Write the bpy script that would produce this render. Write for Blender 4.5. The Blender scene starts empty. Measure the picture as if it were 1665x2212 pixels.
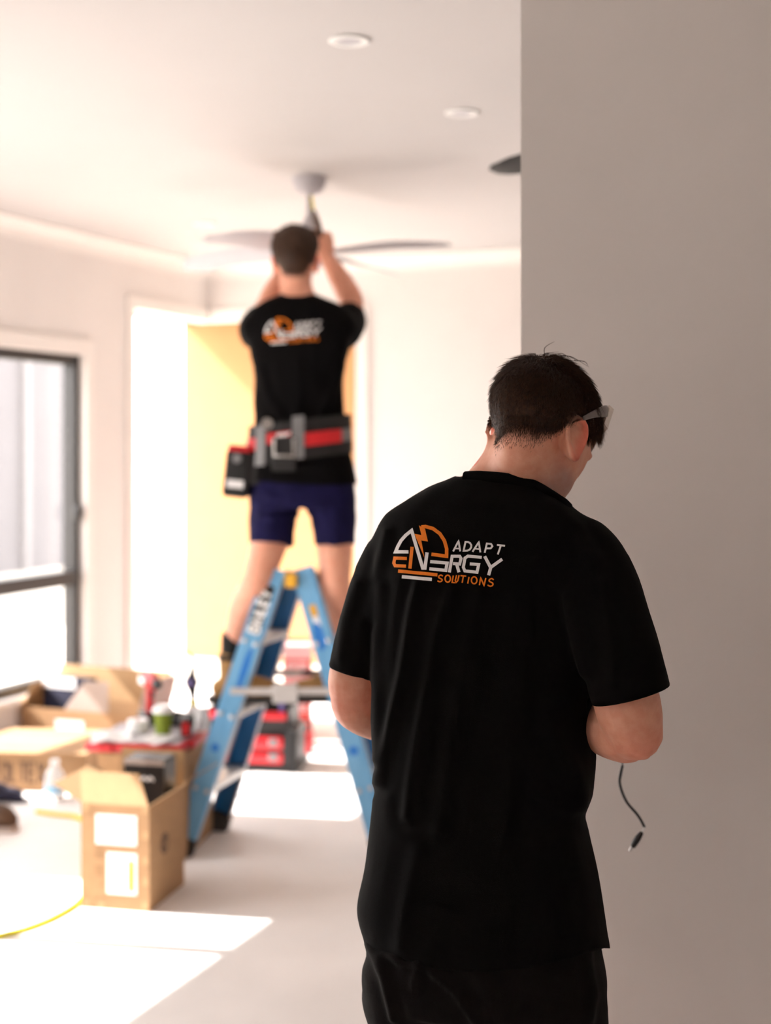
import bpy, bmesh, math, random
from mathutils import Vector, Matrix, Quaternion, noise
from mathutils.bvhtree import BVHTree

S = bpy.context.scene
C = S.collection
random.seed(7)
rad = math.radians

# ------------------------------------------------------------------ camera
F, CX, HY, CH = 3072.2, 832.5, 965.0, 1.55          # focal length in pixels, centre column, horizon row, eye height
cam = bpy.data.cameras.new('camera')
cam.sensor_fit = 'VERTICAL'; cam.sensor_height = 36.0; cam.lens = 50.0
cam.shift_y = -(1106.0 - HY) / 2212.0
cam.clip_start = 0.05; cam.clip_end = 200
cam.dof.use_dof = True; cam.dof.focus_distance = 2.13; cam.dof.aperture_fstop = 2.6
cam_o = bpy.data.objects.new('camera', cam); C.objects.link(cam_o)
cam_o.location = (0, 0, CH); cam_o.rotation_euler = (rad(90), 0, 0)
S.camera = cam_o

# ------------------------------------------------------------------ sky, sun, exposure
w = bpy.data.worlds.new('sky'); S.world = w; w.use_nodes = True
bg = w.node_tree.nodes['Background']
bg.inputs['Color'].default_value = (1.0, 0.985, 0.985, 1); bg.inputs['Strength'].default_value = 6.3
sun = bpy.data.lights.new('sun', 'SUN'); sun.energy = 20.0; sun.angle = rad(0.55); sun.color = (1.0, 0.96, 0.93)
sun_o = bpy.data.objects.new('sun', sun); C.objects.link(sun_o)
EL = rad(42)
sd = Vector((0.985 * math.cos(EL), -0.173 * math.cos(EL), -math.sin(EL)))
sun_o.rotation_euler = sd.to_track_quat('-Z', 'Y').to_euler(); sun_o.location = (-6, 8, 8)
S.view_settings.view_transform = 'Standard'; S.view_settings.look = 'None'
S.view_settings.gamma = 1.0; S.view_settings.use_curve_mapping = False
S.view_settings.exposure = 0.37
try:
    S.cycles.use_denoising = True
    S.cycles.max_bounces = 14; S.cycles.diffuse_bounces = 8; S.cycles.transparent_max_bounces = 12
except Exception:
    pass

# ------------------------------------------------------------------ helpers
def pt(px, py, d):
    return Vector(((px - CX) / F * d, d, CH - (py - HY) / F * d))
def fl(px, py, z=0.0):
    return pt(px, py, (CH - z) * F / (py - HY))
def to_px(v):
    return (CX + v.x / v.y * F, HY - (v.z - CH) / v.y * F)

W0 = Vector((-1.92, 7.09, 0)); AL = rad(21.6)
DL = Vector((math.sin(AL), math.cos(AL), 0)); DN = Vector((math.cos(AL), -math.sin(AL), 0))
def R(t, m, z):
    return W0 + DL * t + DN * m + Vector((0, 0, z))

def lerp(a, b, t): return a + (b - a) * t
def sst(a, b, x):
    t = max(0.0, min(1.0, (x - a) / (b - a))); return t * t * (3 - 2 * t)
def catmull(vals, sub):
    out = []
    n = len(vals)
    for i in range(n - 1):
        p0 = vals[max(i - 1, 0)]; p1 = vals[i]; p2 = vals[i + 1]; p3 = vals[min(i + 2, n - 1)]
        for k in range(sub):
            t = k / sub
            out.append(0.5 * ((2 * p1) + (p2 - p0) * t + (2 * p0 - 5 * p1 + 4 * p2 - p3) * t * t + (3 * p1 - p0 - 3 * p2 + p3) * t ** 3))
    out.append(vals[-1])
    return out

class MB:
    def __init__(s): s.v = []; s.f = []
    def add(s, vs, fs, M=None):
        o = len(s.v)
        s.v += [(M @ Vector(v)) if M else Vector(v) for v in vs]
        s.f += [tuple(i + o for i in f) for f in fs]
        return s
    def hexa(s, p):                                     # eight corners: bottom 4 (ccw), top 4
        return s.add(p, [(3, 2, 1, 0), (4, 5, 6, 7), (0, 1, 5, 4), (1, 2, 6, 5), (2, 3, 7, 6), (3, 0, 4, 7)])
    def box(s, x0, x1, y0, y1, z0, z1, M=None):
        p = [(x0, y0, z0), (x1, y0, z0), (x1, y1, z0), (x0, y1, z0), (x0, y0, z1), (x1, y0, z1), (x1, y1, z1), (x0, y1, z1)]
        return s.add(p, [(3, 2, 1, 0), (4, 5, 6, 7), (0, 1, 5, 4), (1, 2, 6, 5), (2, 3, 7, 6), (3, 0, 4, 7)], M)
    def rbox(s, t0, t1, m0, m1, z0, z1):
        return s.hexa([R(t0, m0, z0), R(t0, m1, z0), R(t1, m1, z0), R(t1, m0, z0), R(t0, m0, z1), R(t0, m1, z1), R(t1, m1, z1), R(t1, m0, z1)])
    def bbox(s, x0, x1, y0, y1, z0, z1, b=0.005, M=None):  # box with bevelled edges
        bm = bmesh.new(); bmesh.ops.create_cube(bm, size=1)
        for v in bm.verts:
            v.co = Vector((lerp(x0, x1, v.co.x + .5), lerp(y0, y1, v.co.y + .5), lerp(z0, z1, v.co.z + .5)))
        bmesh.ops.bevel(bm, geom=bm.edges[:], offset=b, segments=2, profile=0.5, affect='EDGES')
        bm.verts.index_update()
        s.add([v.co.copy() for v in bm.verts], [[v.index for v in f.verts] for f in bm.faces], M); bm.free(); return s
    def prism(s, poly, depth, M=None):                  # polygon in xy, extruded along z
        n = len(poly)
        vs = [(p[0], p[1], 0) for p in poly] + [(p[0], p[1], depth) for p in poly]
        fs = [tuple(range(n - 1, -1, -1)), tuple(range(n, 2 * n))] + [(i, (i + 1) % n, n + (i + 1) % n, n + i) for i in range(n)]
        return s.add(vs, fs, M)
    def loft(s, rings, cap=True, M=None):
        n = len(rings[0]); vs = [v for r in rings for v in r]; fs = []
        for i in range(len(rings) - 1):
            for k in range(n):
                a = i * n + k; b = i * n + (k + 1) % n
                fs.append((a, b, b + n, a + n))
        if cap:
            fs.append(tuple(range(n - 1, -1, -1))); o = (len(rings) - 1) * n; fs.append(tuple(range(o, o + n)))
        return s.add(vs, fs, M)
    def lathe(s, prof, n=28, M=None, cap=True):         # prof [(r,z)]
        rings = [[Vector((r * math.cos(2 * math.pi * k / n), r * math.sin(2 * math.pi * k / n), z)) for k in range(n)] for r, z in prof]
        return s.loft(rings, cap, M)
    def ell(s, c, r, M=None, nu=28, nv=18):
        c = Vector(c); vs = [c + Vector((0, 0, -r[2]))]; fs = []
        for j in range(1, nv):
            th = math.pi * j / nv - math.pi / 2
            for k in range(nu):
                a = 2 * math.pi * k / nu
                vs.append(c + Vector((r[0] * math.cos(th) * math.cos(a), r[1] * math.cos(th) * math.sin(a), r[2] * math.sin(th))))
        vs.append(c + Vector((0, 0, r[2]))); top = len(vs) - 1
        for k in range(nu):
            fs.append((0, 1 + (k + 1) % nu, 1 + k))
            fs.append((top, top - nu + k, top - nu + (k + 1) % nu))
        for j in range(nv - 2):
            for k in range(nu):
                a = 1 + j * nu + k; b = 1 + j * nu + (k + 1) % nu
                fs.append((a, b, b + nu, a + nu))
        return s.add(vs, fs, M)
    def limb(s, pts, radii, n=18, sub=5, up=None, M=None, round_caps=True):
        pts = [Vector(p) for p in pts]
        ra = [r[0] if isinstance(r, tuple) else r for r in radii]; rb = [r[1] if isinstance(r, tuple) else r for r in radii]
        P = catmull(pts, sub) if len(pts) > 2 or sub > 1 else pts
        A = catmull(ra, sub) if len(pts) > 2 or sub > 1 else ra
        B = catmull(rb, sub) if len(pts) > 2 or sub > 1 else rb
        up = Vector(up) if up else Vector((1, 0, 0.001))
        T = [(P[min(i + 1, len(P) - 1)] - P[max(i - 1, 0)]).normalized() for i in range(len(P))]
        x = (up - T[0] * up.dot(T[0])).normalized(); rings = []
        def ring(c, x, y, a, b): return [c + x * (a * math.cos(2 * math.pi * k / n)) + y * (b * math.sin(2 * math.pi * k / n)) for k in range(n)]
        for i, p in enumerate(P):
            x = (x - T[i] * x.dot(T[i])).normalized(); y = T[i].cross(x)
            if i == 0 and round_caps:
                for q in (80, 55, 28): rings.append(ring(p - T[0] * (min(A[0], B[0]) * math.sin(rad(q))), x, y, A[0] * math.cos(rad(q)), B[0] * math.cos(rad(q))))
            rings.append(ring(p, x, y, A[i], B[i]))
            if i == len(P) - 1 and round_caps:
                for q in (28, 55, 80): rings.append(ring(p + T[i] * (min(A[i], B[i]) * math.sin(rad(q))), x, y, A[i] * math.cos(rad(q)), B[i] * math.cos(rad(q))))
        return s.loft(rings, True, M)
    def tube(s, pts, r, n=8, sub=1, M=None):
        return s.limb(pts, [r] * len(pts), n=n, sub=sub, round_caps=False, M=M)
    def mesh(s, name='m'):
        me = bpy.data.meshes.new(name); me.from_pydata([tuple(v) for v in s.v], [], s.f); me.update(); return me
    def build(s, name, mat, parent=None, smooth=False, world=False, **tags):
        return link(name, s.mesh(name), mat, parent, smooth, world, **tags)

ROOTM = {}
def setp(o, label=None, category=None, group=None, kind=None):
    for k, v in (('label', label), ('category', category), ('group', group), ('kind', kind)):
        if v: o[k] = v
def fix_normals(me):
    bm = bmesh.new(); bm.from_mesh(me); bmesh.ops.recalc_face_normals(bm, faces=bm.faces[:]); bm.to_mesh(me); bm.free()
def link(name, me, mat, parent=None, smooth=False, world=False, recalc=True, **tags):
    if recalc: fix_normals(me)
    if mat is not None:
        for m_ in (mat if isinstance(mat, (list, tuple)) else [mat]): me.materials.append(m_)
    M = ROOTM.get(parent.name, Matrix()) if parent else Matrix()
    if world and parent: me.transform(M.inverted())
    if smooth is True:
        for p in me.polygons: p.use_smooth = True
    elif smooth:
        for p in me.polygons: p.use_smooth = True
        try: me.set_sharp_from_angle(angle=rad(smooth))
        except Exception: pass
    o = bpy.data.objects.new(name, me); C.objects.link(o)
    if parent: o.parent = parent
    ROOTM[o.name] = M
    setp(o, **tags); return o
def origin_to(o, loc):                                  # put a top-level mesh's origin at its base
    loc = Vector(loc); o.data.transform(Matrix.Translation(-loc)); o.location = loc
    ROOTM[o.name] = Matrix.Translation(loc); return o
def thing(name, label, category, loc=(0, 0, 0), rz=0.0, group=None, kind=None):
    o = bpy.data.objects.new(name, None); C.objects.link(o); o.empty_display_size = 0.05
    o.location = loc; o.rotation_euler = (0, 0, rz)
    ROOTM[o.name] = Matrix.Translation(Vector(loc)) @ Matrix.Rotation(rz, 4, 'Z')
    setp(o, label, category, group, kind); return o
def axes(o, x, y, z):
    M = Matrix((x, y, z)).transposed().to_4x4(); M.translation = Vector(o); return M

def fuse(mb, voxel, smooth=3, factor=0.5):              # union of overlapping closed shapes as one continuous surface
    me = mb.mesh('tmp'); fix_normals(me)
    ob = bpy.data.objects.new('tmp', me); C.objects.link(ob)
    m = ob.modifiers.new('r', 'REMESH'); m.mode = 'VOXEL'; m.voxel_size = voxel; m.adaptivity = 0
    if smooth:
        s_ = ob.modifiers.new('s', 'SMOOTH'); s_.iterations = smooth; s_.factor = factor
    dg = bpy.context.evaluated_depsgraph_get(); dg.update()
    out = bpy.data.meshes.new_from_object(ob.evaluated_get(dg))
    bpy.data.objects.remove(ob); bpy.data.meshes.remove(me)
    return out
def solidify(me, th, offset=-1):
    ob = bpy.data.objects.new('tmp', me); C.objects.link(ob)
    m = ob.modifiers.new('s', 'SOLIDIFY'); m.thickness = th; m.offset = offset
    dg = bpy.context.evaluated_depsgraph_get(); dg.update()
    out = bpy.data.meshes.new_from_object(ob.evaluated_get(dg)); bpy.data.objects.remove(ob); return out
def cut_open(me, tests, snaps=()):                      # remove the cap faces that any test picks, then straighten each edge
    bm = bmesh.new(); bm.from_mesh(me); bm.normal_update()
    dead = [f for f in bm.faces if any(t(f.calc_center_median(), f.normal) for t in tests)]
    bmesh.ops.delete(bm, geom=dead, context='FACES')
    loose = [v for v in bm.verts if not v.link_faces]; bmesh.ops.delete(bm, geom=loose, context='VERTS')
    edge = [v for v in bm.verts if v.is_boundary]
    for v in edge:
        for sn in snaps:
            c = sn(v.co)
            if c is not None: v.co = c; break
    for _ in range(12):
        new = {}
        for v in edge:
            nb = [e.other_vert(v) for e in v.link_edges if e.is_boundary]
            if len(nb) == 2: new[v] = v.co * .5 + (nb[0].co + nb[1].co) * .25
        for v, c in new.items(): v.co = c
    bm.to_mesh(me); bm.free()

def relax(me, c0, r0, it):                               # smooth the skin around one place only
    bm = bmesh.new(); bm.from_mesh(me); vs = [v for v in bm.verts if (v.co - c0).length < r0]
    for _ in range(it): bmesh.ops.smooth_vert(bm, verts=vs, factor=.5, use_axis_x=True, use_axis_y=True, use_axis_z=True)
    bm.to_mesh(me); bm.free()

# ------------------------------------------------------------------ materials
def mat(name, col, rough=0.6, var=0.0, scale=8.0, bump=0.0, bscale=60.0, metal=0.0, spec=0.5, col2=None, sss=0.0, sheen=0.0, alpha=None, stretch=None, vcol=False, trans=0.0, detail=4.0):
    m = bpy.data.materials.new(name); m.use_nodes = True; nt = m.node_tree; b = nt.nodes['Principled BSDF']
    b.inputs['Base Color'].default_value = (*col, 1); b.inputs['Roughness'].default_value = rough; b.inputs['Metallic'].default_value = metal
    b.inputs['Specular IOR Level'].default_value = spec
    if sheen: b.inputs['Sheen Weight'].default_value = sheen; b.inputs['Sheen Roughness'].default_value = 0.4
    if sss: b.inputs['Subsurface Weight'].default_value = sss; b.inputs['Subsurface Radius'].default_value = (0.010, 0.004, 0.002); b.inputs['Subsurface Scale'].default_value = 1.0
    if trans: b.inputs['Transmission Weight'].default_value = trans
    tc = nt.nodes.new('ShaderNodeTexCoord'); src = tc.outputs['Object']
    if stretch:
        mp = nt.nodes.new('ShaderNodeMapping'); mp.inputs['Scale'].default_value = stretch; nt.links.new(src, mp.inputs['Vector']); src = mp.outputs['Vector']
    colsrc = None
    if var or col2:
        n = nt.nodes.new('ShaderNodeTexNoise'); n.inputs['Scale'].default_value = scale; n.inputs['Detail'].default_value = detail; nt.links.new(src, n.inputs['Vector'])
        r = nt.nodes.new('ShaderNodeValToRGB'); r.color_ramp.elements[0].position = 0.35; r.color_ramp.elements[1].position = 0.68
        c2 = col2 if col2 else tuple(c * (1 - var) for c in col)
        r.color_ramp.elements[0].color = (*c2, 1); r.color_ramp.elements[1].color = (*col, 1)
        nt.links.new(n.outputs['Fac'], r.inputs['Fac']); colsrc = r.outputs['Color']
    if vcol:
        a = nt.nodes.new('ShaderNodeVertexColor'); a.layer_name = 'tone'
        if colsrc:
            mx = nt.nodes.new('ShaderNodeMixRGB'); mx.blend_type = 'MULTIPLY'; mx.inputs['Fac'].default_value = 1
            nt.links.new(colsrc, mx.inputs['Color1']); nt.links.new(a.outputs['Color'], mx.inputs['Color2']); colsrc = mx.outputs['Color']
        else: colsrc = a.outputs['Color']
    if colsrc: nt.links.new(colsrc, b.inputs['Base Color'])
    if bump:
        n2 = nt.nodes.new('ShaderNodeTexNoise'); n2.inputs['Scale'].default_value = bscale; n2.inputs['Detail'].default_value = 3; nt.links.new(src, n2.inputs['Vector'])
        bp = nt.nodes.new('ShaderNodeBump'); bp.inputs['Strength'].default_value = bump; bp.inputs['Distance'].default_value = 0.01
        nt.links.new(n2.outputs['Fac'], bp.inputs['Height']); nt.links.new(bp.outputs['Normal'], b.inputs['Normal'])
    return m
def glass_mat(name, tint=(1, 1, 1), refl=0.06, milk=0.0, milk_col=(0.6, 0.58, 0.6)):
    m = bpy.data.materials.new(name); m.use_nodes = True; nt = m.node_tree; nt.nodes.clear()
    out = nt.nodes.new('ShaderNodeOutputMaterial'); tr = nt.nodes.new('ShaderNodeBsdfTransparent'); tr.inputs['Color'].default_value = (*tint, 1)
    gl = nt.nodes.new('ShaderNodeBsdfGlossy'); gl.inputs['Roughness'].default_value = 0.02
    mx = nt.nodes.new('ShaderNodeMixShader'); mx.inputs['Fac'].default_value = refl
    nt.links.new(tr.outputs[0], mx.inputs[1]); nt.links.new(gl.outputs[0], mx.inputs[2]); last = mx
    if milk:
        df = nt.nodes.new('ShaderNodeBsdfDiffuse'); df.inputs['Color'].default_value = (*milk_col, 1)
        m2 = nt.nodes.new('ShaderNodeMixShader'); m2.inputs['Fac'].default_value = milk
        nt.links.new(mx.outputs[0], m2.inputs[1]); nt.links.new(df.outputs[0], m2.inputs[2]); last = m2
    nt.links.new(last.outputs[0], out.inputs['Surface']); return m

M_ = {}
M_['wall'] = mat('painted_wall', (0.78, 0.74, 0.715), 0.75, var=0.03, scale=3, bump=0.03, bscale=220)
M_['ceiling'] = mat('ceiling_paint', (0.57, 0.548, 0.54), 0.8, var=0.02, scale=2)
M_['trim'] = mat('trim_paint', (0.84, 0.80, 0.765), 0.5, var=0.02)
M_['floor'] = mat('concrete_floor', (0.85, 0.81, 0.785), 0.6, var=0.10, scale=2.2, bump=0.05, bscale=30, detail=8)
M_['ground'] = mat('pale_ground', (0.55, 0.50, 0.44), 0.9, var=0.15, scale=2)
M_['yellow_wall'] = mat('cream_yellow_render', (0.46, 0.235, 0.10), 0.85, var=0.06, scale=6, bump=0.1, bscale=80)
M_['soffit'] = mat('brown_timber_soffit', (0.20, 0.11, 0.05), 0.6, var=0.4, scale=6, stretch=(1, 12, 1))
M_['black_alu'] = mat('black_aluminium', (0.018, 0.015, 0.014), 0.4, var=0.3, scale=20)
M_['glass'] = glass_mat('window_glass')
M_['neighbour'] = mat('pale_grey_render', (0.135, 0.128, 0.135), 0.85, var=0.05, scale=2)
M_['downpipe'] = mat('grey_downpipe', (0.20, 0.19, 0.195), 0.6, var=0.05)
M_['white_gloss'] = mat('white_enamel', (0.53, 0.515, 0.545), 0.6, var=0.03, spec=0.3)
M_['white_plastic'] = mat('white_plastic', (0.86, 0.86, 0.85), 0.35, var=0.02)
M_['paper'] = mat('white_paper', (0.86, 0.85, 0.85), 0.8, var=0.03, scale=5)
M_['black_plastic'] = mat('black_plastic', (0.014, 0.012, 0.012), 0.45, var=0.3, scale=15)
M_['black_gloss'] = mat('black_gloss', (0.004, 0.004, 0.004), 0.35, var=0.2)
M_['chrome'] = mat('bright_metal', (0.62, 0.60, 0.58), 0.28, metal=1.0, var=0.1)
M_['alu'] = mat('ladder_aluminium', (0.72, 0.70, 0.68), 0.42, metal=0.6, var=0.12, scale=14)
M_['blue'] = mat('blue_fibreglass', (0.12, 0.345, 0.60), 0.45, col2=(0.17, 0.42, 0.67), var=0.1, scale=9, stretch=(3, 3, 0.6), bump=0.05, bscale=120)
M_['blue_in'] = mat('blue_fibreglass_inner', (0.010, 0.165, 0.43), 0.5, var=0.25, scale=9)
M_['blue_mark'] = mat('deep_blue_paint', (0.012, 0.19, 0.62), 0.5, var=0.1)
M_['yellow_plastic'] = mat('yellow_plastic', (0.80, 0.42, 0.02), 0.45, var=0.1)
M_['yellow'] = mat('yellow_cord', (0.86, 0.74, 0.004), 0.9, var=0.05, spec=0.05)
M_['card'] = mat('cardboard', (0.39, 0.225, 0.110), 0.85, var=0.10, scale=14, bump=0.06, bscale=90, stretch=(1, 1, 3))
M_['card_in'] = mat('cardboard_inside', (0.47, 0.29, 0.145), 0.85, var=0.08, scale=14)
M_['card_grey'] = mat('grey_board', (0.42, 0.34, 0.30), 0.85, var=0.08, scale=10)
M_['print'] = mat('dark_print', (0.12, 0.065, 0.04), 0.8, var=0.2)
M_['print_soft'] = mat('soft_brown_print', (0.33, 0.185, 0.085), 0.8, var=0.2)
M_['red'] = mat('red_plastic', (0.60, 0.010, 0.018), 0.38, var=0.1, scale=10)
M_['red_print'] = mat('red_card', (0.72, 0.045, 0.025), 0.55, var=0.08)
M_['pink_print'] = mat('pale_pink_print', (0.80, 0.46, 0.45), 0.6, var=0.08)
M_['green'] = mat('green_cup', (0.20, 0.27, 0.01), 0.5, var=0.12, scale=30)
M_['navy_cloth'] = mat('navy_shorts_cloth', (0.010, 0.0085, 0.05), 0.9, var=0.3, scale=22, bump=0.15, bscale=300, spec=0.15)
M_['navy'] = mat('navy_fabric', (0.012, 0.012, 0.035), 0.85, var=0.3, scale=20, bump=0.2, bscale=60)
M_['brown'] = mat('brown_leather', (0.10, 0.048, 0.022), 0.6, var=0.35, scale=20, bump=0.2, bscale=80)
M_['tan'] = mat('tan_nubuck', (0.40, 0.21, 0.065), 0.75, var=0.25, scale=22, bump=0.2, bscale=110)
M_['rubber'] = mat('dark_rubber', (0.05, 0.045, 0.04), 0.7, var=0.3)
M_['shirt'] = mat('black_cotton', (0.0030, 0.0024, 0.0026), 0.92, var=0.3, scale=120, bump=0.10, bscale=900, spec=0.10, sheen=0.006)
M_['shorts'] = mat('charcoal_shorts', (0.0075, 0.0058, 0.0055), 0.92, var=0.35, scale=30, bump=0.2, bscale=600, spec=0.12, sheen=0.015)
M_['ink_white'] = mat('white_print', (0.93, 0.91, 0.91), 0.75, var=0.03, scale=200, bump=0.1, bscale=900)
M_['ink_orange'] = mat('orange_print', (0.95, 0.23, 0.003), 0.75, var=0.10, scale=120, bump=0.1, bscale=900)
M_['skin'] = mat('skin', (0.82, 0.42, 0.29), 0.5, col2=(0.76, 0.34, 0.225), scale=60, bump=0.06, bscale=420, sss=0.12, vcol=True, spec=0.4, detail=6)
M_['hair'] = mat('dark_brown_hair', (0.080, 0.036, 0.018), 0.45, var=0.55, scale=160, spec=0.32)
M_['sock'] = mat('black_sock', (0.008, 0.008, 0.008), 0.9, var=0.2, scale=80, bump=0.3, bscale=300)
M_['grey_web'] = mat('grey_webbing', (0.20, 0.20, 0.205), 0.7, var=0.15, scale=60, bump=0.2, bscale=400)
M_['belt'] = mat('black_belt_nylon', (0.010, 0.009, 0.009), 0.75, var=0.3, scale=60, bump=0.25, bscale=300)
M_['belt_red'] = mat('red_belt_band', (0.66, 0.008, 0.015), 0.55, var=0.1, scale=40)
M_['clear'] = glass_mat('clear_polycarbonate', (0.93, 0.90, 0.86), 0.10, 0.16, (0.6, 0.57, 0.54))
M_['amber'] = glass_mat('amber_lens', (0.45, 0.26, 0.10), 0.10, 0.10, (0.25, 0.13, 0.05))
M_['temple'] = mat('smoke_grey_plastic', (0.20, 0.17, 0.16), 0.3, var=0.15, scale=30)
M_['blue_label'] = mat('pale_blue_label', (0.35, 0.62, 0.86), 0.6, var=0.1)
M_['lavender'] = mat('lavender_plastic', (0.22, 0.18, 0.48), 0.4, var=0.1)
M_['orange'] = mat('orange_plastic', (0.85, 0.33, 0.05), 0.5, var=0.1)

# ------------------------------------------------------------------ the room
CE = 2.70
m = MB(); m.rbox(-8.5, 2.25, -0.12, 7.6, -0.10, 0.0); m.build('floor', M_['floor'], kind='structure')
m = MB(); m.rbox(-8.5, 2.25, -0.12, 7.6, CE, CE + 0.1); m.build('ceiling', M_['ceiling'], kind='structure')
m = MB()
for a in ((-8.5, -7.6, 0, CE), (-7.6, -6.95, 0, 0.3), (-7.6, -6.95, 2.28, CE), (-6.95, -3.8, 0, CE), (-3.8, -1.82, 2.28, CE), (-1.82, -0.92, 0, CE), (-0.92, 0.74, 0, 0.28), (-0.92, 0.74, 2.05, CE), (0.74, 1.233, 0, CE), (1.233, 2.25, 2.35, CE)):
    m.rbox(a[0], a[1], -0.12, 0, a[2], a[3])
m.build('wall_left', M_['wall'], kind='structure')
m = MB(); m.rbox(2.13, 2.25, 0, 1.033, 2.35, CE); m.rbox(2.13, 2.25, 1.033, 7.6, 0, CE); m.build('wall_far', M_['wall'], kind='structure')
NT, NM = -3.09, 3.585
m = MB(); m.rbox(NT, NT + 0.11, NM, 7.5, 0, CE); m.build('wall_right', M_['wall'], kind='structure')
m = MB(); m.rbox(-8.5, 2.25, 7.5, 7.6, 0, CE); m.build('wall_side', M_['wall'], kind='structure')
m = MB(); m.rbox(-8.6, -8.5, -0.12, 7.6, 0, CE); m.build('wall_back', M_['wall'], kind='structure')
# cove cornices
def cove(p0, p1, inward, name):
    prof = [(0, 0)] + [(0.09 - 0.09 * math.sin(a) * 1.0 + 0.0, 0.09 - 0.09 * math.cos(a)) for a in [math.pi / 2 * k / 8 for k in range(9)]]
    prof = [(0.0, 0.0), (0.0, -0.09)] + [(0.09 - 0.082 * math.cos(a), -0.09 + 0.082 * math.sin(a)) for a in [math.pi / 2 * k / 8 for k in range(9)]] + [(0.09, 0.0)]
    rings = [[p + inward * (u + 0.001) + Vector((0, 0, CE - 0.001 + z)) for u, z in prof] for p in (p0, p1)]
    MB().loft(rings).build(name, M_['trim'], smooth=40, kind='structure')
cove(R(-8.4, 0, 0), R(2.13, 0, 0), DN, 'trim_1')
cove(R(2.13, 0.0, 0), R(2.13, 7.4, 0), -DL, 'trim_2')
# architraves
m = MB(); m.rbox(-0.99, 0.81, 0, 0.018, 2.05, 2.13); m.rbox(0.74, 0.81, 0, 0.018, 0.20, 2.05); m.rbox(-0.99, -0.92, 0, 0.018, 0.20, 2.05); m.rbox(-0.92, 0.74, 0, 0.03, 0.245, 0.28)
m.build('trim_3', M_['trim'], kind='structure')
m = MB(); m.rbox(1.163, 1.233, 0, 0.018, 0, 2.42); m.rbox(1.233, 2.13, 0, 0.018, 2.35, 2.42); m.build('trim_4', M_['trim'], kind='structure')
m = MB(); m.rbox(2.112, 2.13, 0.0, 1.033, 2.35, 2.42); m.rbox(2.112, 2.13, 1.033, 1.11, 0, 2.42); m.build('trim_5', M_['trim'], kind='structure')
m = MB(); m.rbox(0.0 + 0.81, 1.163, 0, 0.014, 0, 0.09); m.rbox(-1.82, 0.81, 0, 0.014, 0, 0.09); m.build('baseboard_left', M_['trim'], kind='structure')
m = MB(); m.rbox(2.116, 2.13, 1.11, 7.4, 0, 0.09); m.build('baseboard_far', M_['trim'], kind='structure')

# black framed window in the left wall
wn = thing('window_1', None, None, R(-0.09, -0.06, 0.28), kind='structure')
def wpart(name, t0, t1, z0, z1, mt, m0=-0.10, m1=-0.03, **k):
    b = MB(); b.rbox(t0, t1, m0, m1, z0, z1); return b.build(name, mt, wn, world=True, **k)
wpart('frame_jamb', 0.69, 0.74, 0.28, 2.05, M_['black_alu']); wpart('frame_jamb', -0.92, -0.87, 0.28, 2.05, M_['black_alu'])
wpart('frame_head', -0.87, 0.69, 1.995, 2.05, M_['black_alu']); wpart('frame_sill', -0.87, 0.69, 0.28, 0.33, M_['black_alu'])
wpart('mullion', -0.085, -0.012, 0.84, 1.995, M_['black_alu'])
wpart('transom', -0.87, 0.72, 0.80, 0.875, M_['black_alu'], -0.10, -0.015)
wpart('pane', -0.87, 0.69, 0.33, 0.80, M_['glass'], -0.072, -0.066)
wpart('pane', -0.012, 0.69, 0.875, 1.995, M_['glass'], -0.078, -0.072); wpart('pane', -0.87, -0.085, 0.875, 1.995, M_['glass'], -0.078, -0.072)
b = MB(); b.ell(R(0.705, -0.02, 1.19), (0.022, 0.022, 0.05)); b.build('latch', M_['black_plastic'], wn, smooth=True, world=True)
# sliding door, out of the frame, that lets the sun onto the near floor
dr = thing('door_1', None, None, R(-2.6, -0.06, 0), kind='structure')
for nm, t0, t1, z0, z1 in (('frame_jamb', -1.87, -1.82, 0, 2.28), ('frame_jamb', -3.8, -3.75, 0, 2.28), ('frame_head', -3.75, -1.87, 2.23, 2.28), ('meeting_stile', -2.53, -2.48, 0.03, 2.23), ('frame_sill', -3.75, -1.87, 0.0, 0.03)):
    b = MB(); b.rbox(t0, t1, -0.10, -0.04, z0, z1); b.build(nm, M_['black_alu'], dr, world=True)
for t0, t1 in ((-3.75, -2.53), (-2.48, -1.87)):
    b = MB(); b.rbox(t0, t1, -0.072, -0.066, 0.03, 2.23); b.build('pane', M_['glass'], dr, world=True)

wq = thing('added_window', None, None, R(-7.35, -0.06, 0.3), kind='structure')          # unseen window added behind the camera to brighten the grey wall
for nm, t0, t1, z0, z1 in (('frame_jamb', -7.00, -6.95, 0.3, 2.28), ('frame_jamb', -7.6, -7.55, 0.3, 2.28), ('frame_head', -7.55, -7.00, 2.23, 2.28), ('frame_sill', -7.55, -7.00, 0.3, 0.35)):
    b = MB(); b.rbox(t0, t1, -0.10, -0.04, z0, z1); b.build(nm, M_['black_alu'], wq, world=True)
b = MB(); b.rbox(-7.55, -7.00, -0.072, -0.066, 0.35, 2.23); b.build('pane', M_['glass'], wq, world=True)

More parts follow.
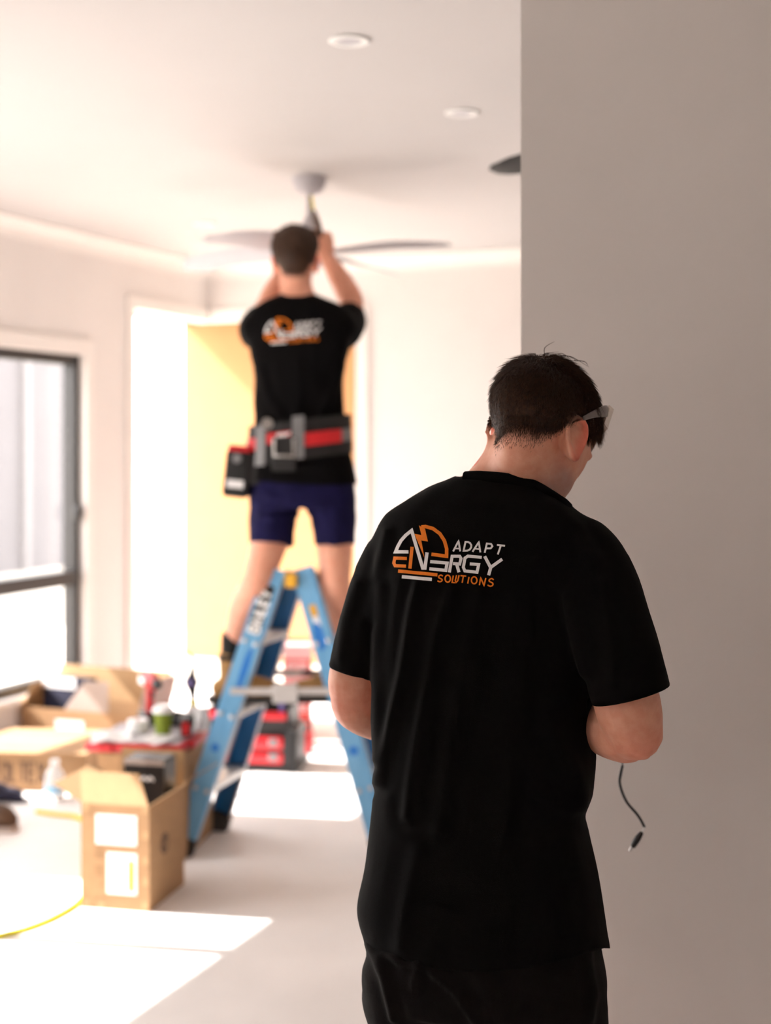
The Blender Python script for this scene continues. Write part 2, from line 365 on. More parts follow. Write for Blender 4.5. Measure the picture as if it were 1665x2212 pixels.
# covered yard beyond the corner opening
m = MB(); m.rbox(3.5, 3.62, -0.956, 3.2, -0.03, 2.47); m.build('wall_yard', M_['yellow_wall'], kind='structure')
m = MB(); m.rbox(2.26, 3.62, -0.956, 3.2, 2.47, 2.53); m.rbox(1.0, 2.26, -0.956, -0.13, 2.47, 2.53); m.build('roof_yard_and_sun_blocker', M_['soffit'], kind='structure')  # the strip beside the left opening is added to keep sun off the far wall
m = MB(); m.rbox(4.0, 11.3, -6.7, -6.5, -0.03, 4.4); nb = m.build('wall_neighbour', M_['neighbour'], kind='structure')
m = MB(); m.rbox(9.12, 9.22, -6.5, -6.42, -0.03, 4.4); m.build('downpipe', M_['downpipe'], nb)
m = MB(); m.rbox(-60, 60, -60, -0.121, -0.13, -0.03); m.rbox(2.251, 60, -0.12, 60, -0.13, -0.03); m.build('ground', M_['ground'], kind='structure')

# round downlights in the ceiling
def downlight(px, py, label):
    p = fl(px, py, CE); t = thing('downlight', label, 'downlight', (p.x, p.y, CE))
    MB().lathe([(0.036, -0.001), (0.058, -0.001), (0.060, -0.004), (0.055, -0.007), (0.040, -0.008), (0.036, -0.004)], 36).build('rim', M_['white_plastic'], t, smooth=True)
    MB().lathe([(0.001, -0.001), (0.038, -0.001), (0.038, -0.003), (0.03, -0.005), (0.001, -0.0055)], 36).build('diffuser', M_['white_gloss'], t, smooth=True)
downlight(755, 86, 'round white downlight in the ceiling, farthest from the white fan')
downlight(998, 242, 'round white downlight in the ceiling between the white fan and the grey wall edge')
downlight(440, 482, 'small round white downlight in the ceiling above the tall corner opening')

# ------------------------------------------------------------------ lettering: stroke font drawn as ribbons
def arc(cx, cy, rx, ry, a0, a1, n=10): return [(cx + rx * math.cos(rad(lerp(a0, a1, k / n))), cy + ry * math.sin(rad(lerp(a0, a1, k / n)))) for k in range(n + 1)]
FONT = {  # polylines in a box 0.62 wide and 1 high, y up
 'A': [[(0, 0), (.31, 1), (.62, 0)], [(.1, .33), (.52, .33)]],
 'B': [[(0, 0), (0, 1), (.38, 1)] + arc(.38, .76, .2, .24, 90, -90)[1:] + [(0, .52)], [(.38, .52)] + arc(.38, .26, .24, .26, 90, -90)[1:] + [(0, 0)]],
 'E': [[(.56, 1), (0, 1), (0, 0), (.56, 0)], [(0, .52), (.48, .52)]],
 'I': [[(.2, 0), (.2, 1)]],
 'L': [[(0, 1), (0, 0), (.52, 0)]],
 'O': [arc(.33, .5, .33, .5, 0, 360, 24)],
 'T': [[(0, 1), (.64, 1)], [(.32, 1), (.32, 0)]],
 'V': [[(0, 1), (.31, 0), (.62, 1)]],
 'X': [[(0, 0), (.6, 1)], [(0, 1), (.6, 0)]],
 'Y': [[(0, 1), (.31, .48), (.62, 1)], [(.31, .48), (.31, 0)]],
}
def text_lines(s, h, adv=0.84):
    out = []; x = 0
    for ch in s:
        for pl in FONT[ch]: out.append([(x + p[0] * h, p[1] * h) for p in pl])
        x += (0.45 if ch == 'I' else adv) * h
    return out, x
def ribbon(pl, wd, step=None):                          # a polyline as a flat band: 2D vertices and faces
    if step:
        q = [pl[0]]
        for a, b in zip(pl, pl[1:]):
            L = math.hypot(b[0] - a[0], b[1] - a[1]); n = max(1, int(L / step))
            q += [(lerp(a[0], b[0], k / n), lerp(a[1], b[1], k / n)) for k in range(1, n + 1)]
        pl = q
    n = len(pl); vs = []; fs = []
    closed = n > 3 and math.hypot(pl[0][0] - pl[-1][0], pl[0][1] - pl[-1][1]) < 1e-6
    for i in range(n):
        a = pl[i - 1] if i else (pl[-2] if closed else None); b = pl[i + 1] if i < n - 1 else (pl[1] if closed else None); p = pl[i]
        d1 = Vector((p[0] - a[0], p[1] - a[1])).normalized() if a else None
        d2 = Vector((b[0] - p[0], b[1] - p[1])).normalized() if b else None
        d = ((d1 or d2) + (d2 or d1)); d = d.normalized() if d.length > 1e-4 else (d1 or d2)
        nn = Vector((-d.y, d.x)); k = 1.0 / max(0.55, abs(nn.dot(Vector((-(d1 or d2).y, (d1 or d2).x)))))
        vs += [(p[0] + nn.x * wd / 2 * k, p[1] + nn.y * wd / 2 * k), (p[0] - nn.x * wd / 2 * k, p[1] - nn.y * wd / 2 * k)]
    for i in range(n - 1): fs.append((2 * i, 2 * i + 1, 2 * i + 3, 2 * i + 2))
    return vs, fs
def flat_marks(lines, wd, M, lift=0.0006):              # bands lying in the local xy plane of M
    b = MB()
    for pl in lines:
        v, f = ribbon(pl, wd); b.add([(p[0], p[1], lift) for p in v], f, M)
    return b

# ------------------------------------------------------------------ people
def superring(c, a, b, yaw, n=48, p=2.5, roll=0.0, flat=0.0):
    out = []
    X = Vector((math.cos(yaw), -math.sin(yaw), 0)); Y = Vector((math.sin(yaw), math.cos(yaw), 0))
    for k in range(n):
        t = 2 * math.pi * k / n; ct, st = math.cos(t), math.sin(t)
        x = a * math.copysign(abs(ct) ** (2 / p), ct); y = b * math.copysign(abs(st) ** (2 / p), st)
        out.append(c + X * x + Y * y + Vector((0, 0, roll * x)))
    return out
def torso_rings(rows, d0, yaw, k=0.62, inset=0.0, p=2.5, sub=4, roll=0.0):
    rows = [tuple(r) + (k, d0)[len(r) - 3:] if len(r) < 5 else r for r in rows]   # (py, xl, xr, k, depth)
    out = []
    cols = [catmull([float(r[i]) for r in rows], sub) for i in range(5)]
    for py, xl, xr, kk, d in zip(*cols):
        wv = (xr - xl) / 2 / F * d - inset
        a = wv / math.sqrt(math.cos(yaw) ** 2 + (kk * math.sin(yaw)) ** 2)
        out.append(superring(pt((xl + xr) / 2, py, d), a, max(0.01, a * kk), yaw, p=p, roll=roll))
    return out

def head_frame(o, yaw, pitch, roll=0.0):                # yaw > 0 turns right, pitch > 0 bows the head
    f = Matrix.Rotation(-yaw, 3, 'Z') @ Matrix.Rotation(-pitch, 3, 'X') @ Matrix.Rotation(roll, 3, 'Y')
    M = f.to_4x4(); M.translation = Vector(o); return M
def add_head(mb, M, sc=1.0):
    M = M @ Matrix.Scale(sc, 4)
    mb.ell((0, -0.010, 0.044), (0.0755, 0.0955, 0.085), M)
    rows = [(0.085, .060, .070, -.02), (0.055, .067, .086, -.03), (0.028, .068, .090, -.04), (0.005, .067, .084, -.04), (-0.02, .066, .085, -.035), (-0.045, .061, .086, -.02), (-0.07, .054, .080, -.005), (-0.092, .043, .074, .01), (-0.106, .027, .066, .03)]
    rings = []
    for z, hw, yf, yb in rows:
        cy = (yf + yb) / 2; ry = (yf - yb) / 2
        rings.append([Vector((hw * math.copysign(abs(math.cos(t)) ** .8, math.cos(t)), cy + ry * math.copysign(abs(math.sin(t)) ** .8, math.sin(t)), z)) for t in [2 * math.pi * k / 32 for k in range(32)]])
    mb.loft(rings, True, M)
    mb.limb([(0, .084, .022), (0, .098, .0), (0, .110, -.026), (0, .098, -.034)], [.008, .010, .014, .010], M=M)     # nose
    for s in (-1, 1):
        mb.ell((s * .012, .096, -.030), (.008, .012, .007), M)                                                       # nostril wing
        mb.limb([(s * .012, .088, .034), (s * .034, .087, .038), (s * .058, .070, .030)], [.008, .009, .007], M=M)   # brow
        mb.ell((s * .033, .079, .014), (.014, .011, .010), M)                                                        # closed eye
        mb.limb([(s * .052, .060, .034), (s * .044, .062, .006), (s * .039, .060, -.022), (s * .034, .052, -.056)], [.013, .017, .016, .014], M=M)                                                       # cheek
    mb.limb([(-.024, .084, -.058), (0, .093, -.055), (.024, .084, -.058)], [.005, .007, .005], M=M)
    mb.limb([(-.022, .083, -.067), (0, .091, -.069), (.022, .083, -.067)], [.005, .008, .005], M=M)
    mb.ell((0, .066, -.092), (.024, .016, .015), M)
    for s in (-1, 1):                                    # ears: helix rim, lobe and a thin concha plate
        E = M @ Matrix.Translation((s * .0745, -.004, -.004)) @ Matrix.Rotation(s * rad(-37), 4, 'Z') @ Matrix.Rotation(rad(12), 4, 'X') @ Matrix.Scale(1.02, 4)
        rim = [(s * .004, .010, -.010), (s * .010, .012, .012), (s * .016, .004, .030), (s * .019, -.014, .034), (s * .021, -.026, .018), (s * .018, -.024, -.004), (s * .012, -.014, -.020), (s * .006, -.004, -.031), (s * .002, .006, -.026)]
        mb.limb(rim, [.0040, .0044, .0046, .0048, .0050, .0048, .0050, .0064, .005], n=10, M=E)
        mb.ell((s * .0075, -.008, .003), (.0036, .0185, .029), E, nu=16, nv=12)
        mb.ell((s * .000, -.004, -.002), (.0115, .020, .030), E, nu=16, nv=12)
def hair_mask(p):
    th = abs(math.degrees(math.atan2(p.x, -(p.y + .008))))
    tab = [(0, -.066, .062), (35, -.062, .058), (58, -.028, .042), (72, .004, .020), (84, .034, .008), (96, .030, .008), (100, -.018, .012), (112, -.020, .012), (118, .03, .010), (135, .060, .008), (150, .078, .008), (180, .082, .008)]
    for (a0, z0, f0), (a1, z1, f1) in zip(tab, tab[1:]):
        if th <= a1:
            q = (th - a0) / (a1 - a0); zl = lerp(z0, z1, q); fa = lerp(f0, f1, q); break
    return sst(zl, zl + fa, p.z) if p.z > -.12 and p.length < .19 else 0.0
def add_hair(body, M, parent, voln=1.0, strands=9000, seed=3, length=1.0, ear_clip=True):
    rnd = random.Random(seed); inv = M.inverted(); me = body.data
    BW = Matrix.Translation(body.location)
    co = [inv @ (BW @ v.co) for v in me.vertices]
    near = [i for i, c in enumerate(co) if c.length < .2 and c.z > -.1]
    mk = {i: hair_mask(co[i]) for i in near}
    for i in near:                                       # keep the ears bare
        if (abs(co[i].x) > .079 and co[i].z < .05 and co[i].y > -.06) or (abs(co[i].x) > .0735 and co[i].z < .040 and -.045 < co[i].y < .016): mk[i] = 0.0
    mb = MB(); idx = {}; polys = []
    Rw = M.to_3x3()
    for p in me.polygons:
        if all(mk.get(v, 0) > .55 for v in p.vertices): polys.append(p)
    nrm = {}
    for p in polys:
        for v in p.vertices:
            if v not in idx:
                c = co[v]; th = (.0004 + (.0035 + .009 * sst(.02, .10, c.z)) * sst(.55, 1.0, mk[v])) * voln
                n_ = me.vertices[v].normal
                wob = noise.noise(c * 55) * .0018 + noise.noise(Vector((c.x * 160, c.y * 60, c.z * 60))) * .0012
                idx[v] = len(mb.v); mb.v.append(BW @ me.vertices[v].co + n_ * (th + wob * sst(.4, 1, mk[v])))
        mb.f.append(tuple(idx[v] for v in p.vertices))
    crown = Vector((0.008, -.055, .118))
    cand = [p for p in me.polygons if all(v in mk for v in p.vertices)]
    wts = [(max(mk[v] for v in p.vertices) ** .6) * p.area * (1.8 if max(mk[v] for v in p.vertices) < .8 else 1.0) for p in cand]
    tot = sum(wts)
    cum = []; a = 0
    for x in wts: a += x; cum.append(a)
    import bisect
    for _ in range(strands):
        p = cand[min(len(cand) - 1, bisect.bisect(cum, rnd.random() * tot))]
        vs = [me.vertices[v].co for v in p.vertices]; q = [rnd.random() for _ in vs]; sq = sum(q)
        base = sum((v * (k / sq) for v, k in zip(vs, q)), Vector()); c = inv @ (BW @ base)
        mv = sum(mk[v] for v in p.vertices) / len(p.vertices)
        n_ = (inv.to_3x3() @ p.normal).normalized()
        t = (c - crown) + Vector((rnd.gauss(0, .012), rnd.gauss(0, .012) + (.05 if c.z > .08 else 0), rnd.gauss(0, .008)))
        if c.z < .06: t = t + Vector((0, -.03 * (1 if c.y > -.03 else 0), -.05))
        t = (t - n_ * t.dot(n_)).normalized()
        L = (.004 + .022 * sst(.0, .10, c.z) + .006 * mv) * length * rnd.uniform(.7, 1.25)
        if abs(c.x) > .060 and c.z < .075 and -.05 < c.y < .03: L *= .4
        thk = (.0004 + (.0035 + .009 * sst(.02, .10, c.z)) * sst(.55, 1.0, mv)) * voln
        lift = rnd.uniform(.05, .35)
        P = [c + n_ * thk * .5, c + n_ * (thk + L * lift * .5) + t * L * .45, c + n_ * (thk + L * lift * .55) + t * L]
        side = n_.cross(t).normalized(); r0 = rnd.uniform(.00035, .0006) * lerp(.45, 1, sst(.2, .8, mv))
        o = len(mb.v)
        for k, (pp, rr) in enumerate(zip(P, (r0, r0 * .9, r0 * .15))):
            for u, w_ in ((1, 0), (-.5, .8), (-.5, -.8)): mb.v.append(M @ (pp + side * rr * u + n_ * rr * w_))
        for k in range(2):
            for j in range(3):
                a_ = o + 3 * k + j; b_ = o + 3 * k + (j + 1) % 3
                mb.f.append((a_, b_, b_ + 3, a_ + 3))
    return mb
def tone_layer(me, fn):
    lay = me.color_attributes.new('tone', 'FLOAT_COLOR', 'POINT')
    for i, v in enumerate(me.vertices): lay.data[i].color = (*fn(v.co), 1)
def head_tone(M):
    inv = M.inverted()
    def fn(co):
        c = inv @ co; r, g, b = 1.0, 1.0, 1.0
        if c.length < .135:
            e_ = sst(.074, .086, abs(c.x)) * (1 if -.06 < c.z < .06 else 0); g *= 1 - .40 * e_; b *= 1 - .42 * e_; r *= 1 + .05 * e_
            hm = hair_mask(c)
            if hm > 0: k = 1 - .80 * sst(.08, .62, hm); r *= k; g *= k; b *= k
            st = sst(.0, .04, c.y) * sst(-.02, -.045, c.z) * (1 if c.length < .14 else 0)   # stubble on the jaw
            jaw = sst(-.03, .03, c.y) * (1 - sst(-.05, -.02, c.z)) * (1 - sst(.15, .17, c.length))
            k = 1 - .38 * jaw; r *= k; g *= lerp(1, .72, jaw); b *= lerp(1, .86, jaw)
        return (r, g, b)
    return fn
def add_hand(mb, M, side=1, curl=0.6, spread=0.06):     # local frame: fingers along +y, back of the hand +z, thumb towards side*x
    mb.limb([(0, -.02, 0), (0, .02, 0), (0, .06, .002), (0, .088, 0)], [(.026, .020), (.034, .017), (.041, .014), (.040, .011)], up=(1, 0, 0), M=M, n=16)
    for i, (x, L) in enumerate(((.030, .072), (.010, .080), (-.010, .074), (-.029, .058))):
        x *= side; a = 0; p = Vector((x, .085, 0)); pts = [Vector((x * .9, .06, 0)), p]
        for sg, cf in ((.45, .8), (.32, 1.1), (.23, .7)):
            a += curl * cf; p = p + Vector((x * spread * 4 * sg, math.cos(a), -math.sin(a))) * (L * sg); pts.append(p)
        mb.limb(pts, [.009, .0092, .0086, .0078, .0066], n=10, sub=3, M=M)
    mb.limb([(side * .020, .012, -.004), (side * .044, .036, -.010), (side * .056, .062, -.020), (side * .050, .086, -.032)], [.014, .012, .0105, .008], n=10, sub=3, M=M)

# ---- person at the grey wall --------------------------------------------------
D1 = 2.25; YAW = rad(22)
rows1 = [(980, 1050, 1168, 1.62, 2.282), (1008, 1030, 1176, 1.34, 2.282), (1028, 998, 1184, 1.06, 2.28), (1044, 968, 1194, .85, 2.275), (1062, 930, 1206, .68, 2.265), (1092, 880, 1243, .53, 2.25), (1125, 836, 1290, .52, 2.25), (1165, 812, 1322, .53, 2.25), (1215, 806, 1325, .57, 2.25), (1300, 806, 1305, .60, 2.25), (1400, 806, 1284, .62, 2.25), (1500, 806, 1268, .64, 2.25), (1600, 808, 1276, .64, 2.25), (1690, 812, 1270, .64, 2.25), (1730, 812, 1257, .64, 2.25), (1800, 806, 1268, .64, 2.25), (1900, 794, 1290, .62, 2.25), (1985, 779, 1301, .62, 2.25), (2030, 785, 1307, .62, 2.25), (2060, 794, 1302, .61, 2.25), (2100, 800, 1300, .61, 2.25)]
sh = MB(); sh.loft(torso_rings(rows1, D1, YAW, roll=-0.06))
SL = [pt(876, 1205, 2.30), pt(846, 1275, 2.31), pt(810, 1355, 2.32), pt(776, 1446, 2.33), pt(772, 1480, 2.335)]
SR = [pt(1255, 1208, 2.19), pt(1290, 1285, 2.15), pt(1326, 1385, 2.12), pt(1360, 1490, 2.10), pt(1366, 1525, 2.095)]
sh.limb(SL, [.066, .069, .063, .052, .051], up=(1, 0, 0), n=24)
sh.limb(SR, [.068, .068, .063, .060, .060], up=(1, 0, 0), n=24)
me = fuse(sh, 0.0045, 10, 0.5)
relax(me, pt(1285, 1120, 2.17), .075, 45); relax(me, pt(845, 1110, 2.27), .07, 35)
def plane(p, n_): p = Vector(p); n_ = Vector(n_).normalized(); return lambda c: (c - p).dot(n_)
pl_l = plane(pt(757, 1448, 2.33), Vector((-.22, .0, -1)))
pl_r = plane(pt(1366, 1499, 2.10), Vector((.27, -.05, -1)))
def hem_z(px):                                           # the dropped, curved back hem
    t = (px - 785) / 520.0; return 2030 + 62 * math.sin(math.pi * min(1, max(0, t * .92 + .08))) + 18 * t
def c_hem(c, n_):
    q = to_px(c); return q[1] > hem_z(q[0]) and c.z < 1.0
neck_c = pt(1112, 1052, 2.275); neck_n = Vector((-.20, .30, 1)).normalized()
NE = [(960, 1036), (985, 1031), (1010, 1028), (1038, 1027), (1086, 1031), (1120, 1036), (1147, 1044), (1174, 1057), (1197, 1072), (1215, 1084), (1245, 1104)]
def neck_y(px):
    for a, b in zip(NE, NE[1:]):
        if a[0] <= px <= b[0]: return lerp(a[1], b[1], (px - a[0]) / (b[0] - a[0]))
    return None
def c_neck(c, n_):
    if c.z < 1.38 or c.x > .285 or c.x < .09: return False
    if c.y > neck_c.y + .012: r = c - neck_c; return r.dot(neck_n) > -.045 and (r - neck_n * r.dot(neck_n)).length < .09
    q = to_px(c); y = neck_y(q[0]); return y is not None and q[1] < y
def s_neck(c):
    if c.z < 1.36: return None
    if c.y > neck_c.y + .012: return c
    q = to_px(c); y = neck_y(q[0]); return c if y is None else Vector((c.x, c.y, pt(q[0], y, c.y).z))
def c_sl(c, n_): return pl_l(c) > 0 and (c - pt(770, 1470, 2.33)).length < .12 and n_.dot(Vector((-.22, 0, -1)).normalized()) > -.9 and to_px(c)[0] < 812 and c.y > 2.24 and c.z > 1.05 and c.z < 1.25 and (c - pt(772, 1470, 2.335)).length < .085
def c_sr(c, n_): return pl_r(c) > 0 and (c - pt(1368, 1520, 2.10)).length < .095 and to_px(c)[0] > 1268
def s_plane(f, n_, lim):
    n_ = Vector(n_).normalized(); return lambda c: (c - n_ * f(c)) if abs(f(c)) < .012 and lim(c) else None
def s_hem(c):
    if c.z > 1.0: return None
    q = to_px(c); return Vector((c.x, c.y, pt(q[0], hem_z(q[0]), c.y).z))
cut_open(me, [c_hem, c_neck, c_sl, c_sr], [s_hem, s_plane(pl_l, (-.22, 0, -1), lambda c: c.x < 0), s_plane(pl_r, (.27, -.05, -1), lambda c: c.x > .3 and c.z < 1.3), s_neck])
# folds in the cloth: soft ridges down the back and at the sleeves
FOLDS = [([(824, 1270), (817, 1331), (809, 1460), (812, 1640)], .0055, 11), ([(905, 1262), (893, 1302), (868, 1449), (843, 1560), (817, 1690)], .0075, 13), ([(975, 1275), (942, 1374), (925, 1470), (902, 1600), (880, 1760)], .0065, 15), ([(1040, 1290), (1016, 1400), (978, 1600), (949, 1790)], .006, 20), ([(1210, 1230), (1235, 1330), (1262, 1450)], .006, 16), ([(1120, 1300), (1130, 1450), (1100, 1650), (1090, 1850)], .0045, 26), ([(835, 1150), (815, 1230), (800, 1330)], .005, 12), ([(1300, 1260), (1320, 1360), (1330, 1470)], .004, 14), ([(770, 1260), (745, 1340), (735, 1420)], .004, 12), ([(1180, 1560), (1230, 1640), (1262, 1720)], .006, 18), ([(1150, 1700), (1205, 1740), (1258, 1745)], .005, 16), ([(900, 1850), (880, 1950), (868, 2040)], .005, 20), ([(1230, 1820), (1255, 1920), (1262, 2030)], .005, 18), ([(870, 1050), (930, 1075), (985, 1060)], .0, 8), ([(1190, 1090), (1250, 1140), (1290, 1210)], .004, 14)]
def seg_d(p, a, b):
    ax, ay = b[0] - a[0], b[1] - a[1]; t = max(0, min(1, ((p[0] - a[0]) * ax + (p[1] - a[1]) * ay) / (ax * ax + ay * ay)))
    return math.hypot(p[0] - a[0] - ax * t, p[1] - a[1] - ay * t)
def fold_cloth(me, folds, big, fine, bs=9.0, back=.35):
    nr = [v.normal.copy() for v in me.vertices]; cs = [v.co.copy() for v in me.vertices]; out = []
    for c, n_ in zip(cs, nr):
        q = to_px(c); dz = noise.noise(c * bs) * big + noise.noise(Vector((c.x * 30, c.y * 30, c.z * 9))) * fine
        if n_.y < back:
            for pl, amp, wd in folds:
                if not (min(p[0] for p in pl) - 3 * wd < q[0] < max(p[0] for p in pl) + 3 * wd and pl[0][1] - 3 * wd < q[1] < pl[-1][1] + 3 * wd): continue
                dd = min(seg_d(q, a, b) for a, b in zip(pl, pl[1:]))
                if dd < wd * 3: dz += amp * (math.exp(-(dd / wd) ** 2) - .45 * math.exp(-((dd - wd * 1.6) / wd) ** 2))
        out.append(c + n_ * dz)
    me.vertices.foreach_set('co', [x for c in out for x in c]); me.update()
fold_cloth(me, [(a, b * .8, c) for a, b, c in FOLDS], .0035, .0014)
bvh1 = BVHTree.FromPolygons([v.co.copy() for v in me.vertices], [tuple(p.vertices) for p in me.polygons])
shirt1 = solidify(me, 0.003)

bd = MB()
bd.loft(torso_rings([(r[0] + (14 if r[0] < 1130 else 0), r[1], r[2], r[3], r[4]) for r in rows1[4:]], D1, YAW, inset=.022, roll=-0.06))
H1 = head_frame(pt(1159, 957, 2.27), rad(35), rad(40), 0)
add_head(bd, H1, 0.965)
bd.limb([H1 @ Vector((0, -.022, .02)), H1 @ Vector((.006, -.026, -.04)), pt(1130, 1018, 2.285), pt(1112, 1062, 2.285), pt(1092, 1120, 2.27)], [(.046, .052), (.047, .054), (.054, .058), (.064, .064), (.10, .075)], up=(.93, -.37, 0), n=28)
bd.limb([pt(1122, 985, 2.275), pt(1072, 1046, 2.278), pt(990, 1094, 2.285)], [.046, .046, .036])          # trapezius
bd.limb([pt(1140, 1050, 2.26), pt(1186, 1112, 2.245), pt(1240, 1160, 2.22)], [.040, .030, .024])
# arms
bd.limb([pt(882, 1215, 2.31), pt(846, 1290, 2.325), pt(800, 1390, 2.335), pt(770, 1465, 2.34), pt(772, 1506, 2.34)], [.050, .052, .048, .047, .043], up=(1, 0, 0))
LW = pt(952, 1598, 2.53)
bd.limb([pt(764, 1490, 2.335), pt(778, 1522, 2.345), pt(850, 1556, 2.42), LW], [.036, .046, .042, .028], up=(0, 0, 1))
bd.limb([pt(1258, 1220, 2.18), pt(1290, 1300, 2.145), pt(1330, 1420, 2.115), pt(1358, 1535, 2.10), pt(1370, 1580, 2.10)], [.050, .052, .050, .049, .043], up=(1, 0, 0))
RW = pt(1243, 1558, 2.36)
bd.limb([pt(1380, 1596, 2.095), pt(1358, 1582, 2.115), pt(1312, 1574, 2.20), RW], [.026, .046, .043, .029], up=(0, 0, 1))
bd.ell(pt(1387, 1617, 2.080), (.016, .016, .017))
def hand_M(o, fwd, back):
    y = Vector(fwd).normalized(); z = (Vector(back) - y * Vector(back).dot(y)).normalized(); return axes(o, y.cross(z), y, z)
add_hand(bd, hand_M(LW + Vector((.012, .02, -.002)), (.45, .85, .1), (-.2, .2, 1)), 1, .55)
add_hand(bd, hand_M(RW + Vector((-.012, .02, .002)), (-.35, .9, .15), (.75, .1, .6)), -1, .55)
# hips, legs and feet (below the frame)
hipL = pt(925, 2080, 2.27); hipR = pt(1170, 2080, 2.23)
bd.limb([hipL, hipL + Vector((.014, .03, -.22)), hipL + Vector((.014, .04, -.36)), hipL + Vector((.006, .01, -.55)), Vector((hipL.x, hipL.y - .01, .09))], [.088, .070, .056, .052, .036], up=(1, 0, 0))
bd.limb([hipR, hipR + Vector((.005, .0, -.22)), hipR + Vector((0, .01, -.36)), hipR + Vector((0, 0, -.55)), Vector((hipR.x, hipR.y - .01, .09))], [.088, .070, .056, .052, .036], up=(1, 0, 0))
for hp in (hipL, hipR):
    bd.limb([Vector((hp.x, hp.y - .03, .045)), Vector((hp.x + .02, hp.y + .08, .04)), Vector((hp.x + .05, hp.y + .17, .025))], [(.036, .036), (.045, .03), (.036, .02)], up=(1, 0, 0))
bd.limb([H1 @ Vector((-.018, -.024, -.045)), pt(1090, 1012, 2.288), pt(1052, 1050, 2.285)], [.034, .044, .040])
body1 = fuse(bd, 0.0034, 4, 0.5)
relax(body1, pt(1092, 1012, 2.23), .085, 70); relax(body1, pt(1195, 1045, 2.20), .045, 20)
def tuck(me, bvh, covered, gap=.005, lim=.05):           # keep skin that clothing covers underneath the cloth
    cs = [v.co.copy() for v in me.vertices]
    for i, c in enumerate(cs):
        if not covered(c): continue
        loc, n_, _i, ds = bvh.find_nearest(c, lim)
        if loc is not None and (c - loc).dot(n_) > -gap: cs[i] = loc - n_ * gap
    me.vertices.foreach_set('co', [x for c in cs for x in c]); me.update()
def cov1(c):
    if c.z < 1.33 or c.y > neck_c.y + .03 or c.x < .02 or c.x > .36: return False
    q = to_px(c); y = neck_y(q[0]); return q[1] > (y if y is not None else 1036) - 4
tuck(body1, bvh1, cov1)
ft = head_tone(H1)
elb = [pt(1384, 1610, 2.09), pt(740, 1520, 2.33)]
def tone1(co):
    r, g, b = ft(co)
    for e in elb:
        k = .28 * math.exp(-((co - e).length / .035) ** 2); g *= 1 - k; b *= 1 - k
    return (r, g, b)
tone_layer(body1, tone1)
base1 = Vector((.16, 2.25, 0))
p1 = link('person', body1, M_['skin'], smooth=True, recalc=False, label='person in black T-shirt and charcoal shorts with head bowed at the grey wall', category='person')
origin_to(p1, base1)
ts = link('t_shirt', shirt1, M_['shirt'], p1, smooth=True, world=True, label='black cotton T-shirt with orange and white logo on the back')
hm_ = add_hair(p1, H1, p1, 1.0, 24000, 3, 1.0)
# a few loose strands at the crown
fly = hm_
for base, mid, tip in (((1178, 775), (1176, 752), (1197, 738)), ((1190, 770), (1215, 764), (1238, 782)), ((1205, 772), (1232, 770), (1272, 793)), ((1182, 775), (1200, 765), (1226, 772)), ((1196, 772), (1222, 768), (1250, 781)), ((1240, 778), (1262, 781), (1270, 790)), ((1150, 781), (1140, 778), (1118, 787)), ((1286, 850), (1296, 860), (1300, 868))):
    dd = (H1 @ Vector((0, .02, .12))).y
    fly.limb([pt(*base, dd), pt(*mid, dd), pt(*tip, dd - .01)], [.0007, .0006, .0002], n=5, sub=5, round_caps=False)
hair1 = hm_.build('hair', M_['hair'], p1, smooth=True, world=True, recalc=False, label='short dark brown hair faded at the nape')
# rib collar along the neck opening
lp = []
for px in range(1006, 1223, 6):
    d_ = (pt(px, neck_y(px) + 2.5, 1.0) - Vector((0, 0, CH))).normalized(); hit, n_, _i, _d = bvh1.ray_cast(Vector((0, 0, CH)), d_)
    if hit is not None and hit.y < neck_c.y + .03: lp.append(hit + Vector((0, 0, .001)))
for _ in range(4): lp = [lp[0]] + [(lp[k - 1] + lp[k] * 2 + lp[k + 1]) / 4 for k in range(1, len(lp) - 1)] + [lp[-1]]
e0, e1 = lp[-1], lp[0]                                   # round the front of the neck, out of sight
for k in range(1, 16):
    a = math.pi * k / 16; mid = (e0 + e1) / 2; lp.append(mid + (e0 - mid) * math.cos(a) + Vector((.05, .13, -.035)) * math.sin(a))
lp.append(lp[0].copy())
cen = sum(lp, Vector()) / len(lp)
rc = MB(); rings = []
for i_ in range(len(lp) - 1):
    c = lp[i_]; o_ = (c - cen); o_.z = 0; o_.normalize()
    prof = [(.0020, -.010), (.0056, -.0085), (.0058, 0), (.0044, .006), (.0015, .0085), (-.0020, .0065), (-.0024, 0), (-.001, -.008)]
    rings.append([c + o_ * u + Vector((0, 0, z)) for u, z in prof])
rings.append(rings[0]); rc.loft(rings, False)
rc.build('collar', M_['shirt'], ts, smooth=True, world=True)
# hem bands
# logo on the back
LOGO_W = [([(345, 455), (190, 455), (215, 395), (255, 320), (310, 258), (382, 200), (515, 650), (542, 650), (567, 462)], 40), ([(605, 572), (808, 590), (792, 678), (595, 658)], 38), ([(835, 702), (868, 508), (958, 508), (975, 535), (958, 602), (878, 595)], 36), ([(922, 602), (950, 700)], 38), ([(1222, 522), (1058, 506), (1022, 530), (1002, 640), (1020, 684), (1166, 700), (1186, 607), (1080, 600)], 36), ([(1258, 508), (1330, 645)], 38), ([(1468, 543), (1332, 640), (1305, 737)], 38), ([(265, 753), (625, 786)], 40),
 ([(880, 450), (945, 325), (965, 450)], 22), ([(905, 415), (958, 417)], 18), ([(1005, 442), (1028, 336), (1058, 337), (1083, 350), (1098, 376), (1095, 404), (1079, 428), (1050, 441), (1005, 442)], 22), ([(1112, 455), (1188, 338), (1206, 462)], 22), ([(1145, 418), (1198, 422)], 18), ([(1258, 467), (1284, 356), (1335, 361), (1350, 388), (1330, 414), (1275, 414)], 22), ([(1405, 372), (1502, 383)], 22), ([(1452, 379), (1415, 487)], 22)]
